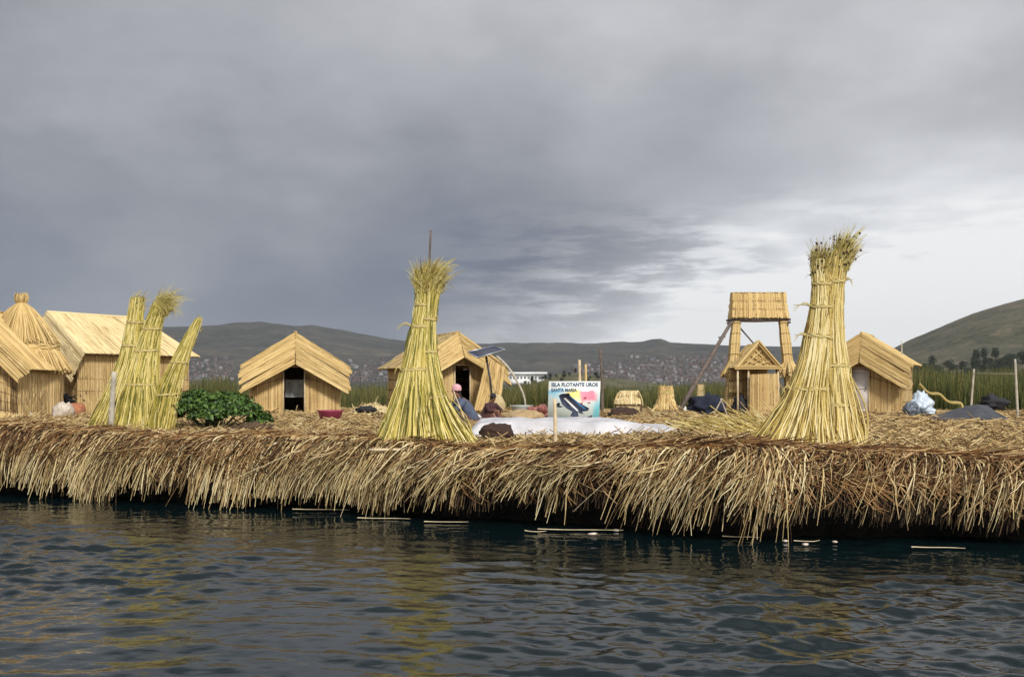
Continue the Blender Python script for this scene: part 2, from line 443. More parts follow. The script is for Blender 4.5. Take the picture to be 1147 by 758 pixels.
# floating scraps
def floaters():
    r = random.Random(4)
    specs = [(360, 572, 66, 'long pale reed floating in a shallow arc by the bank'), (430, 582, 60, 'thin straw reed floating under the yellow green sheaf'),
             (500, 586, 50, 'broad tan reed blade floating left of the white post'), (600, 597, 24, 'short split tan reed floating just below the white post'),
             (650, 595, 95, 'longest whitish reed floating in the middle'), (830, 603, 40, 'short pale reed floating left of the tallest sheaf'),
             (1050, 615, 56, 'reddish tan reed floating at the right end'), (905, 608, 30, 'pale reed scrap floating under the tallest sheaf'),
             (190, 553, 40, 'bent reed floating near the left end of the bank')]
    for px, py, w, lab in specs:
        d = CZ*F/(py-HY); c = Vector(((px-CX)/F*d, d, .012)); L = w/F*d
        pts = [Vector((c.x-L/2, c.y+r.uniform(.02, .1), .03)), Vector((c.x-L*.2, c.y, .028)), Vector((c.x+L*.2, c.y-.03, .03)), Vector((c.x+L/2, c.y+r.uniform(-.12, .1), .03))]
        mb = MB(); mb.tubes(sag_line([p-c for p in pts], 10), np.linspace(.010, .004, 10), 5)
        tag(mb.build('floating_reed', M['palewood'], loc=c), lab, 'reed', 'reeds floating beside the bank')
    foam = plain('pale_root_scrap', (.66,.56,.48), .6, .2, 20)
    for i, (px, py, w, lab) in enumerate([(664, 599, 15, 'pinkish white root scrap floating right of the white post'),
                          (690, 595, 10, 'small white scrap right of the pink root'), (880, 607, 9, 'white scrap floating left under the tallest sheaf'), (902, 611, 10, 'white root scrap below the tallest sheaf'),
                          (935, 608, 8, 'tiny white scrap right under the tallest sheaf')]):
        d = CZ*F/(py-HY); c = ((px-CX)/F*d, d, .02)
        mb = MB(); mb.blob((0, 0, 0), (w/F*d/2*.7, .035, .016), amp=.35, seg=12, rings=8, seed=i)
        tag(mb.build('floating_root', foam, smooth=True, loc=c), lab, 'root')
floaters()

# ------------------------------------------------------------------ reed work
def panel(mb, A, B, C, D, n=None, rad=.017, seams=(), jit=.03, bulge=0., mi=0, thick=2, sag=0., spacing=.026, rr=None, back=True, flip=-1, pin=.03):
    """Reeds run A->B (and D->C), laid side by side from A to D."""
    r = rr or rng
    A, B, C, D = [np.array(q, float) for q in (A, B, C, D)]
    nrm = flip*(np.cross(B-A, D-A)+np.cross(C-B, D-C)); nrm /= np.linalg.norm(nrm)+1e-9
    wdt = max(np.linalg.norm(D-A), np.linalg.norm(C-B))
    n = n or max(4, int(wdt/spacing))
    n *= thick
    K = 9
    t = np.linspace(0, 1, K)[None, :, None]
    s = ((np.arange(n)+r.random(n)*.9)/n)[:, None, None]
    L = np.linalg.norm(B-A)
    t0 = t*(1+2*jit/L*0)+(t-.5)*2*(r.random((n, 1, 1))-.25)*jit/L
    P = (A*(1-t0)+B*t0)*(1-s)+(D*(1-t0)+C*t0)*s
    off = r.random((n, 1, 1))*rad*.9
    pd = pin; pin = np.zeros((1, K, 1))
    tt = np.linspace(0, 1, K)
    for q in seams: pin = pin+np.exp(-((tt-q)/.045)**2)[None, :, None]
    puff = bulge*np.sin(np.pi*t)*np.sin(np.pi*np.clip(s, 0, 1))
    wob = r.normal(0, .006, (n, K, 1))
    P = P+nrm*(off+puff+wob-pin*pd)-np.array([0, 0, 1.])*sag*np.sin(np.pi*t)
    mb.tubes(P, rad*(.7+.6*r.random((n, 1))), 3, mi)
    if back:
        q = nrm*.012; e = nrm*.03
        mb.add([A-q, B-q, C-q, D-q, A-q-e, B-q-e, C-q-e, D-q-e], [(0,1,2,3), (7,6,5,4), (0,4,5,1), (1,5,6,2), (2,6,7,3), (3,7,4,0)], 1)
def seam_lines(mb, A, B, C, D, seams, mi=2, rad=.010, off=.010):
    A, B, C, D = [np.array(q, float) for q in (A, B, C, D)]
    nrm = -np.cross(B-A, D-A)-np.cross(C-B, D-C); nrm /= np.linalg.norm(nrm)+1e-9
    for q in seams:
        p = A*(1-q)+B*q; e = D*(1-q)+C*q
        t = np.linspace(0, 1, 14)[:, None]
        mb.tubes((p*(1-t)+e*t)+nrm*(off+.004*np.sin(t*40))+np.array([0, 0, .008])*np.sin(t*17), rad, 4, mi)
HM = [M['hut'], M['back'], M['seam']]
HW = [M['hutwall'], M['back'], M['seam']]

def wall(parent, name, A, B, C, D, seams=None, mats=HW, bulge=.02):
    """Wall panel: A,D at the foot, B,C at the top; reeds upright, stitched in rows."""
    h = max(np.linalg.norm(np.array(B, float)-np.array(A, float)), np.linalg.norm(np.array(C, float)-np.array(D, float)))
    if seams is None: seams = [k/max(1, round(h/.42)) for k in range(1, max(1, round(h/.42)))]
    mb = MB(); panel(mb, A, B, C, D, seams=seams, bulge=bulge, pin=.045); seam_lines(mb, A, B, C, D, seams, off=-.002)
    return mb.build(name, mats, parent)

def hut(loc, rz, label, w=3.6, L=3.6, hw=1.1, hr=2.6, v=1.0, drop=.95, fe=.5, be=1.35, ov=.25, door=(0, .62, 1.45),
        pale=False, group='reed huts on the island', wood_door=False, back_len=None, roofpale=None, hip=0.):
    """Gable hut of reed mats; front gable at local y=0 facing -y with a long reed hood bent down over it."""
    t = thing('reed_hut', label, 'hut', loc, rz, group)
    h2 = w/2; e2 = h2+ov
    dx, dw, dh = door
    rp = [roofpale or M['hut'], M['back'], M['seam']]
    # main roof: two slopes, reeds laid down the slope
    mb = MB(); ry = L-hip
    seams = [.22, .45, .7]
    for s in (-1, 1):
        A = (0, .0, hr); B = (s*e2, .0, be); C = (s*e2, L+.25, be-.02); D = (0, ry+.1, hr-.05)
        q = (A, B, C, D) if s < 0 else (A, B, C, D)
        if s > 0: q = (D, C, B, A)
        panel(mb, *q, seams=seams, bulge=.05, spacing=.024, thick=3, pin=.008)
    if hip:
        q = ((0, ry+.1, hr-.05), (e2, L+.25, be-.02), (-e2, L+.25, be-.02), (0, ry+.1, hr-.05))
        panel(mb, *q, seams=seams, bulge=.05, spacing=.03)
    mb.tubes(np.array([[0, -.02, hr+.02], [0, L*.3, hr+.0], [0, L*.7, hr-.01], [0, ry+.15, hr-.03]]), .055, 7, 0, cap=True)
    mb.build('roof', rp, t)
    # the hood: broad reed strips parallel to the slope, bent down over the front
    mb = MB(); vx = e2*.94
    for s in (-1, 1):
        P0 = np.array((0, 0, hr+.03)); P1 = np.array((s*e2, 0, be+.03)); Q0 = np.array((s*.02, -v, hr-drop)); Q1 = np.array((s*vx, -v, fe))
        ns = 7
        for k in range(ns):
            a = k/ns; b = (k+1)/ns
            lift = .018
            A = P0*(1-a)+Q0*a; B = P1*(1-a)+Q1*a; C = P1*(1-b)+Q1*b; D = P0*(1-b)+Q0*b
            up = np.array([0, -.5, 1.])*lift*.5
            # each strip laps over the one below
            C = C+up*.9; D = D+up*.9
            je = np.array([s*rng.uniform(-.05, .08), 0, rng.uniform(-.04, .04)])
            q = (A, B+je, C+je, D)
            if s < 0: panel(mb, *q, seams=[.33, .66], spacing=.022, thick=3, jit=.07, flip=1, pin=.006)
            else: panel(mb, q[1], q[0], q[3], q[2], seams=[.33, .66], spacing=.022, thick=3, jit=.07, flip=1, pin=.006)
            qq = (D, C) if s < 0 else (D, C)
            tt = np.linspace(0, 1, 8)[:, None]
            mb.tubes((D*(1-tt)+(C+je)*tt)-np.array([0, -.5, 1.])*.010+np.array([0, -.02, .0]), .006, 4, 2)
    mb.tubes(np.array([[0, 0, hr+.06], [0, -v*.5, hr-drop*.5+.04], [0, -v-.02, hr-drop+.03]]), .018, 6, 2, cap=True)
    mb.build('roof_hood', rp, t)
    # walls
    rise = lambda X: be+(hr-be)*(1-abs(X)/e2)-.06
    fx0, fx1 = dx-dw/2, dx+dw/2
    wl = wall(t, 'front_wall', (-h2, 0, 0), (-h2, 0, rise(-h2)), (fx0, 0, rise(fx0)), (fx0, 0, 0))
    wr = wall(t, 'front_wall', (fx1, 0, 0), (fx1, 0, rise(fx1)), (h2, 0, rise(h2)), (h2, 0, 0))
    mb = MB(); zt = rise(0)
    panel(mb, (fx0, 0, dh), (fx0, 0, rise(fx0)), (0, 0, zt), (0, 0, dh), jit=.01); panel(mb, (0, 0, dh), (0, 0, zt), (fx1, 0, rise(fx1)), (fx1, 0, dh), jit=.01)
    mb.build('gable_wall', HW, t)
    wall(t, 'side_wall', (-h2, L, 0), (-h2, L, be-.05), (-h2, 0, be-.05), (-h2, 0, 0))
    wall(t, 'side_wall', (h2, 0, 0), (h2, 0, be-.05), (h2, L, be-.05), (h2, L, 0))
    wall(t, 'rear_wall', (h2, L, 0), (h2, L, be), (-h2, L, be), (-h2, L, 0))
    if not hip:
        mb = MB(); panel(mb, (e2*.98, L, be), (0, L, hr-.1), (0, L, hr-.1), (-e2*.98, L, be), jit=.0); mb.build('gable_wall', HW, t)
    # door frame of pale poles
    fr = MB()
    for X in (fx0, fx1): fr.tubes(np.array([[X, -.03, 0], [X, -.035, dh*.5], [X, -.03, dh]]), .028, 6, cap=True)
    fr.tubes(np.array([[fx0-.05, -.04, dh], [fx1+.05, -.04, dh]]), .024, 6, cap=True)
    fr.build('door_frame', M['palewood'], t)
    if wood_door:
        mb = MB(); mb.box((dx, -.01, dh/2), (dw/2-.03, .02, dh/2-.02))
        for zz in (.12, dh*.55, dh-.12): mb.box((dx, -.038, zz), (dw/2-.04, .008, .035))
        d = mb.build('door', wood_door, t)
        mb = MB(); mb.tubes(np.array([[fx1-.10, -.05, dh*.5], [fx1-.10, -.09, dh*.52], [fx1-.10, -.05, dh*.58]]), .012, 5); mb.build('handle', M['wood'], d)
    return t

# centre-left hut
h1 = hut(G(331, 463), R(11), 'reed hut with a dark open doorway, standing clear right of the green bush', w=3.05, L=3.6, hr=2.78, be=1.60, fe=.70, v=.62, drop=1.10, door=(-.05, .72, 1.62), ov=.33)
# hut behind the middle sheaf
h2_ = hut(G(512, 463)+Vector((0, 1.0, 0)), R(24), 'reed hut half hidden behind the greenish sheaf, people sitting at its door', w=3.2, L=3.6, hr=2.95, be=1.65, fe=.95, v=.62, drop=.95, door=(.15, .62, 1.75), ov=.35)
# right hut
greydoor = plain('grey_white_door_board', (.62,.57,.55), .7, .12, 4)
h3 = hut(G(967, 464)+Vector((.1, .5, 0)), R(-28), 'reed hut with a closed pale grey door, right of the tallest sheaf', w=2.9, L=2.2, hr=2.95, be=1.8, fe=.85, v=.5, drop=1.10, door=(-.05, .62, 1.7), ov=.3, wood_door=greydoor)
# big left hut, long side to the camera
h4 = hut(Vector((-16.3, 38.5, GZ)), R(-37), 'largest reed hut with a long pale roof, behind the drooping double sheaf', w=3.8, L=4.5, hr=3.57, be=2.1, fe=1.1, v=.42, drop=.85, door=(.0, .7, 1.6), ov=.35, roofpale=M['hutpale'], hip=.8)
# near-left hut cut by the frame
h5 = hut(Vector(((-36-CX)/F*33.2, 33.0, GZ)), R(-4), 'reed hut cut off by the left picture edge, only its right slope and wall showing', w=3.35, L=2.2, hr=3.35, be=1.5, fe=1.12, v=.4, drop=.5, door=(-.3, .7, 1.6), ov=.3)

# side flap of reed mat leaning against the middle hut
def flap():
    mb = MB(); b = G(545, 463)
    A = np.array(at(531, 459, 39.5)); B = np.array(at(545, 402, 40.3)); C = np.array(at(566, 412, 40.8)); D = np.array(at(559, 461, 40.2))
    for a in (0, .33, .66):
        q = lambda u, v: (A*(1-u)+B*u)*(1-v)+(D*(1-u)+C*u)*v
        panel(mb, q(0, a), q(1, a), q(1, a+.34), q(0, a+.34), seams=[.3, .6, .85], bulge=.08, jit=.06)
    o = mb.build('reed_mat', HM)
    tag(o, 'reed mat propped upright against the right side of the hut with the seated people', 'mat')
flap()

# conical hut
def cone_hut():
    base = Vector(((24-CX)/F*35.2, 35.2, GZ)); r = np.random.default_rng(5)
    t = thing('conical_hut', 'tall cone-topped reed hut with two shaggy skirts and a topknot', 'hut', base); t.scale = (.90, .90, .915)
    def skirt(name, r0, z0, r1, z1, n, rad, layers=2, flare=.0, gap=None):
        mb = MB()
        for l in range(layers):
            a = r.random(n)*2*np.pi; K = 7; u = np.linspace(0, 1, K)[None]
            rr = r0+(r1*(.94+.1*r.random((n, 1)))-r0)*u**(1-.25)+.03*l+flare*u**4
            zz = z0+(z1-z0+r.normal(0, .05, (n, 1)))*u+.05*l
            aa = a[:, None]+r.normal(0, .05, (n, 1))*u
            mb.tubes(np.stack([rr*np.cos(aa), rr*np.sin(aa), zz], -1), rad*(.7+.6*r.random((n, 1))), 3)
        mb.lathe([(r0*.95, z0-.02), (lerp(r0, r1, .5)*.96, lerp(z0, z1, .5)-.03), (r1*.93, z1+.03)], 28, 1)
        return mb.build(name, HM, t)
    skirt('cone_roof', .10, 3.95, 1.22, 2.52, 620, .02)
    # rolled rim under the cone
    mb = MB(); aa = np.linspace(0, 2*np.pi, 60)
    for k in range(7):
        mb.tubes(np.stack([1.22*np.cos(aa)+.02*np.sin(9*aa+k), 1.22*np.sin(aa), 2.50-.02*k+.02*np.sin(7*aa+k)+.0*aa], -1), .045, 6)
    mb.build('rolled_rim', HM, t)
    skirt('skirt', 1.02, 2.50, 1.60, 1.58, 620, .02, flare=.03)
    mb = MB(); n = 150; u = np.linspace(0, 1, 5)[None]; a = r.random((n, 1))*6.28
    rr = .07+.12*np.sin(u*2.4)*(.5+r.random((n, 1))); zz = 3.9+(.42*(.7+.4*r.random((n, 1))))*u
    mb.tubes(np.stack([rr*np.cos(a), rr*np.sin(a), zz], -1), .014, 3)
    mb.build('topknot', M['hut'], t)
    # drum wall with a door opening on the right front
    mb = MB(); n = 330; door_a = R(-52)
    a = np.linspace(0, 2*np.pi, n)
    k = np.abs((a-door_a+np.pi) % (2*np.pi)-np.pi) > .24
    a = a[k]; u = np.linspace(0, 1, 6)[None]; zz = 1.75*u+0*a[:, None]
    rr = 1.35+.02*np.sin(u*12)+r.normal(0, .01, (len(a), 1))
    mb.tubes(np.stack([rr*np.cos(a)[:, None], rr*np.sin(a)[:, None], zz], -1), .026, 3)
    mb.tubes(np.stack([(rr-.03)*np.cos(a+.01)[:, None], (rr-.03)*np.sin(a+.01)[:, None], zz], -1), .03, 3, 1)
    mb.build('wall', HW, t)
    mb = MB()
    for s in (-.26, .26):
        q = door_a+s; mb.tubes(np.array([[1.38*math.cos(q), 1.38*math.sin(q), 0], [1.38*math.cos(q), 1.38*math.sin(q), 1.68]]), .035, 6, cap=True)
    mb.build('door_frame', M['palewood'], t)
cone_hut()

# ------------------------------------------------------------------ sheaves
def sheaf_bundle(t, pts, n, base_r, waist, mats, seed, head=.25, rad=.0095, ties=(), squash=.75, tuftn=0, tuft_len=.4, tuft_dir=(0, 0), seeds=0, name='reed_bundle', spread=1., green=0., side_bias=0, tuft_r=.0035):
    """One bound bundle: stalks rise from a flared foot through the ties to a loose head.
    pts: centre line (x,y,z) ; waist: list (height fraction, radius)."""
    r = np.random.default_rng(seed); K = 16
    C = sag_line(pts, K)                                   # (K,3)
    u = np.linspace(0, 1, K)
    hs = np.array([q[0] for q in waist]); rs = np.array([q[1] for q in waist])
    env = np.interp(u, hs, rs); env = np.convolve(np.pad(env, 1, mode='edge'), [.25, .5, .25], 'valid')
    a = r.random(n)*2*np.pi; q = np.sqrt(.12+.88*r.random(n))
    q = np.where(r.random(n) < .45, .9+.12*r.random(n), q)
    aa = a[:, None]+r.normal(0, .10, (n, 1))*u[None]+r.normal(0, .02, (n, K))
    foot = 1+r.normal(0, .13, (n, 1))*(1-u[None])**3
    rr = q[:, None]*env[None]*foot*(1+r.normal(0, .035, (n, K)))
    loose = (r.random((n, 1)) < .06)*np.abs(r.normal(0, .10, (n, 1)))*np.sin(np.pi*np.clip(u[None]*2.6, 0, 1))
    rr = rr+loose
    X = C[None, :, 0]+rr*np.cos(aa)*spread; Y = C[None, :, 1]+rr*np.sin(aa)*squash
    Z = np.repeat(C[None, :, 2], n, 0)
    wl = r.normal(0, .006, (n, K)); X = X+(wl+np.roll(wl, 1, 1))*np.where(r.random((n, 1)) < .25, 2.2, .8)
    top = 1-.14*r.random((n, 1))**2*(r.random((n, 1)) < .8)
    start = (r.random((n, 1)) < .3)*r.random((n, 1))*.06
    # resample each stalk between its own start and top
    uu = start+(top-start)*u[None]
    P = np.empty((n, K, 3)); idx = uu*(K-1); i0 = np.clip(idx.astype(int), 0, K-2); fr = idx-i0
    rows = np.arange(n)[:, None]
    for c, Q in enumerate((X, Y, Z)): P[:, :, c] = Q[rows, i0]*(1-fr)+Q[rows, i0+1]*fr
    mb = MB(); rad_ = rad*(.5+1.0*r.random((n, 1)))*(1.25-.7*u[None])
    mb.tubes(P, rad_, 4, 0)
    o = mb.build(name, mats, t)
    for h, sag, wd, tail in ties:
        i = h*(K-1); k0 = int(i); f = i-k0; c = C[k0]*(1-f)+C[min(k0+1, K-1)]*f; e = env[k0]*(1-f)+env[min(k0+1, K-1)]*f
        mt = MB(); an = np.linspace(0, 2*np.pi, 40)
        for j in range(4):
            dz = (j-1.5)*wd*.4
            tw = .008*np.sin(an*9+j*1.6)
            ring = np.stack([c[0]+(e*1.03*spread+.012+tw*.5)*np.cos(an), c[1]+(e*1.03*squash+.012+tw*.5)*np.sin(an), c[2]+dz+tw+sag*np.cos(an)], -1)
            mt.tubes(ring, .011, 5)
        if tail:
            p0 = np.array([c[0]+e*spread*(1 if tail > 0 else -1), c[1]-e*squash*.3, c[2]])
            for j in range(3):
                mt.tubes(sag_line([p0, p0+[tail*.45, -.03, .02+.02*j], p0+[tail, -.04, -.03-.05*j+.05]], 8), np.linspace(.010, .004, 8), 4)
        mt.build('tie', M['tie'], t)
    if tuftn:
        mt = MB(); c = C[-1]; e = env[-1]; m = tuftn; kk = 8; v = np.linspace(0, 1, kk)[None]
        a = r.random((m, 1))*6.28; q = np.sqrt(r.random((m, 1)))
        bx = c[0]+q*e*np.cos(a)*spread; by = c[1]+q*e*np.sin(a)*squash; bz = c[2]-.34*r.random((m, 1))
        ln = tuft_len*(.25+.9*r.random((m, 1))**1.5)
        ox = (np.cos(a)*q*.30+tuft_dir[0]*(.5+.8*r.random((m, 1)))+r.normal(0, .10, (m, 1))*(1+2.5*(r.random((m, 1)) < .1)))*ln
        oy = (np.sin(a)*q*.3+r.normal(0, .10, (m, 1)))*ln
        dro = (r.random((m, 1))**5*.9+tuft_dir[1]*r.random((m, 1)))*ln
        X = bx+ox*v**1.4; Y = by+oy*v**1.4; Z = bz+ln*v*.95-dro*v**2.6
        T = np.stack([X, Y, Z], -1)
        mt.tubes(T, tuft_r*(.6+.9*r.random((m, 1)))*(1.2-.8*v), 3)
        if seeds:
            ids = r.choice(m, min(seeds, m), replace=False)
            for i in ids:
                j = r.integers(0, kk); p = T[i, j]; h = r.uniform(.010, .019)
                mt.blob(p, (h, h, h*1.25), 1, seg=6, rings=4, amp=.3, seed=i)
        mt.build('flower_tuft', [M['tuft'], M['seed']], t)
    return o
def near(px, py, d, o, dy=0):
    p = at(px, py, d); return (p.x-o.x, dy, p.z-o.z)

# tallest, right
def sheaf_right():
    o = G(905, 507); d = o.y; o.z -= .05
    t = thing('reed_sheaf', 'tallest sheaf, golden and bushy with dark seed heads, standing at the right', 'reed sheaf', o, 0, 'tall tied reed sheaves on the rim')
    k = d/F
    sheaf_bundle(t, [near(889, 508, d, o, -.05), near(908, 430, d, o, -.02), near(921, 350, d, o), near(920, 290, d, o, .02)], 1150, 0,
                 [(0, 50*k), (.15, 33*k), (.3, 21.5*k), (.5, 16*k), (.7, 12.5*k), (.88, 9.5*k), (1, 10.5*k)], [M['sheafdry']], 1,
                 ties=[(.31, .01, .03, -.16), (.55, -.02, .035, -.2), (.70, .0, .03, -.3), (.84, .0, .03, 0)], tuftn=620, tuft_len=.36, tuft_dir=(.06, 0), seeds=170, tuft_r=.0055)
    sheaf_bundle(t, [near(937, 508, d, o, .02), near(935, 430, d, o, .0), near(933, 350, d, o), near(942, 280, d, o, -.02)], 900, 0,
                 [(0, 30*k), (.2, 21*k), (.35, 16*k), (.5, 13*k), (.7, 10*k), (.85, 7.5*k), (1, 9*k)], [M['sheafdry']], 2,
                 ties=[(.235, .0, .028, 0), (.42, .0, .03, 0), (.83, .01, .03, .12)], tuftn=640, tuft_len=.42, tuft_dir=(.34, .0), seeds=170, tuft_r=.0055)
sheaf_right()
def sheaf_mid():
    o = G(477, 497); d = o.y; o.z -= .05; k = d/F
    t = thing('reed_sheaf', 'greenish yellow sheaf with a thin bare pole rising from its top', 'reed sheaf', o, 0, 'tall tied reed sheaves on the rim')
    sheaf_bundle(t, [near(458, 498, d, o, -.05), near(463, 430, d, o, -.02), near(471, 360, d, o), near(477, 308, d, o)], 850, 0,
                 [(0, 36*k), (.2, 23*k), (.4, 14.5*k), (.55, 11*k), (.76, 7*k), (.88, 9*k), (1, 14*k)], [M['sheaf']], 3,
                 ties=[(.41, .01, .03, -.12), (.64, .0, .035, -.25), (.78, -.01, .03, 0)], tuftn=650, tuft_len=.33, tuft_dir=(-.10, .0), seeds=6, tuft_r=.006)
    sheaf_bundle(t, [near(500, 498, d, o, .02), near(487, 445, d, o, .0), near(480, 380, d, o), near(482, 308, d, o)], 850, 0,
                 [(0, 34*k), (.2, 19*k), (.36, 11.5*k), (.55, 8.5*k), (.78, 7*k), (.9, 10*k), (1, 15*k)], [M['sheaf']], 4,
                 ties=[(.335, .015, .03, 0), (.60, .0, .03, .10), (.775, -.01, .03, .06)], tuftn=750, tuft_len=.36, tuft_dir=(.42, .08), seeds=4, tuft_r=.006)
    mb = MB(); mb.tubes(sag_line([near(480, 380, d, o), near(481, 300, d, o), near(482.5, 258, d, o)], 8), np.linspace(.026, .018, 8), 7, cap=True)
    mb.build('pole', M['wood'], t)
    mb = MB(); q = [near(511, 425, d, o, -.32), near(536, 446, d, o, -.34)]
sheaf_mid()
def sheaf_left():
    o = G(150, 484); d = o.y; o.z -= .04; k = d/F
    t = thing('reed_sheaf', 'double sheaf with drooping heads, greenish, standing in front of the largest hut', 'reed sheaf', o, 0, 'tall tied reed sheaves on the rim')
    sheaf_bundle(t, [near(124, 482, d, o, .05), near(137, 430, d, o, .03), near(149, 380, d, o), near(154, 333, d, o)], 600, 0,
                 [(0, 24*k), (.25, 15.5*k), (.5, 11*k), (.75, 8.5*k), (1, 7*k)], [M['sheaf']], 5,
                 ties=[(.62, .0, .03, 0), (.80, 0, .03, 0)], tuftn=160, tuft_len=.24, tuft_dir=(.7, .4), tuft_r=.005)
    sheaf_bundle(t, [near(157, 486, d, o, -.1), near(159, 430, d, o, -.05), near(168, 375, d, o, .0), near(180, 338, d, o)], 850, 0,
                 [(0, 29*k), (.2, 21*k), (.4, 15.5*k), (.62, 12*k), (.8, 9*k), (1, 8*k)], [M['sheaf']], 6,
                 ties=[(.33, .0, .03, 0), (.55, .02, .03, 0), (.72, 0, .03, 0)], tuftn=650, tuft_len=.5, tuft_dir=(.65, .75), seeds=14, tuft_r=.0045)
    sheaf_bundle(t, [near(176, 486, d, o, .02), near(166, 430, d, o, .06), near(163, 400, d, o, .08), near(166, 372, d, o, .05)], 420, 0,
                 [(0, 19*k), (.3, 11*k), (.6, 8*k), (1, 6*k)], [M['sheaf']], 7, ties=[(.55, .0, .03, .1)])
    # leaning sheaf
    o2 = G(186, 484); o2.z -= .03; d2 = o2.y; k = d2/F
    t2 = thing('leaning_sheaf', 'slim yellow-green sheaf leaning to the right with a pointed top', 'reed sheaf', o2)
    sheaf_bundle(t2, [near(179, 486, d2, o2), near(188, 440, d2, o2), near(203, 400, d2, o2), near(223, 356, d2, o2)], 480, 0,
                 [(0, 13*k), (.2, 13*k), (.4, 12.5*k), (.6, 9.5*k), (.85, 5*k), (1, 2.2*k)], [M['sheaf']], 8, ties=[(.32, .02, .025, 0), (.62, 0, .02, 0)], tuftn=40, tuft_len=.16, tuft_dir=(.4, 0), tuft_r=.005)
    # pale post before it
    p = G(129, 485); mb = MB(); h = .98*1.3
    mb.tubes(sag_line([(0, 0, 0), (.03, 0, h*.5), (.07, 0, h)], 8), np.linspace(.062, .052, 8), 10, cap=True)
    tag(mb.build('wooden_post', M['greywood'], loc=p+Vector((0, -.25, 0)), smooth=False), 'short bleached post in front of the drooping double sheaf', 'post')
sheaf_left()

# heap of loose reeds beside the tallest sheaf
def reed_heap(label, c, rx, ry, h, n, L, ang, seed, name='reed_heap', mat='litter', rad=.010, spreadang=.5, up=.10):
    r = np.random.default_rng(seed); K = 5; t = np.linspace(-.5, .5, K)[None]
    q = np.sqrt(r.random(n)); a = r.random(n)*6.28
    x0 = q*np.cos(a)*rx; y0 = q*np.sin(a)*ry; d = ang+r.normal(0, spreadang, n); ln = L*(.5+.9*r.random(n))
    xx = x0[:, None]+np.cos(d)[:, None]*t*ln[:, None]; yy = y0[:, None]+np.sin(d)[:, None]*t*ln[:, None]
    zz = h*np.exp(-(xx/rx)**2*1.3-(yy/ry)**2*1.3)+r.random((n, 1))*.04+np.abs(r.normal(0, up, (n, 1)))*np.maximum(t, -.1)*(1+1.5*(r.random((n, 1)) < .15))
    wz = gz(xx+c.x, yy+c.y)-c.z
    mb = MB(); mb.tubes(np.stack([xx, yy, zz+wz], -1), rad*(.6+.8*r.random((n, 1))), 3)
    o = mb.build(name, M[mat], loc=c)
    return tag(o, label, 'reed heap')
c = G(822, 490); reed_heap('heap of loose golden reeds fanning left of the tallest sheaf', c, 1.0, .8, .30, 1500, 1.1, R(155), 3, mat='sheafdry', rad=.009, spreadang=.45, up=.13)
c = G(872, 484); reed_heap('smaller heap of loose reeds between the gateway and the tallest sheaf', c, .8, .6, .22, 500, .9, R(125), 4, mat='hut', rad=.010, spreadang=.5, up=.2)
c = G(75, 474); reed_heap('low straw heap in front of the conical hut', c, 2.0, .7, .12, 700, .6, R(10), 6, rad=.012)
c = G(418, 464); reed_heap('pale straw heap right of the red tub', c, .75, .5, .30, 420, .5, R(20), 7, mat='hutpale', rad=.014, spreadang=1.2)
c = G(730, 469); reed_heap('scattered straw heap behind the white sheet', c, 1.6, .8, .16, 600, .7, R(170), 8, rad=.013)

# bamboo cane on the rim
c = G(480, 500); mb = MB(); mb.tubes(sag_line([(-1.0, .10, .04), (0, 0, .05), (1.1, -.05, .04)], 14), .026, 8, cap=True)
tag(mb.build('pale_cane', M['palewood'], loc=c), 'long pale cane lying along the rim at the foot of the greenish sheaf', 'cane')

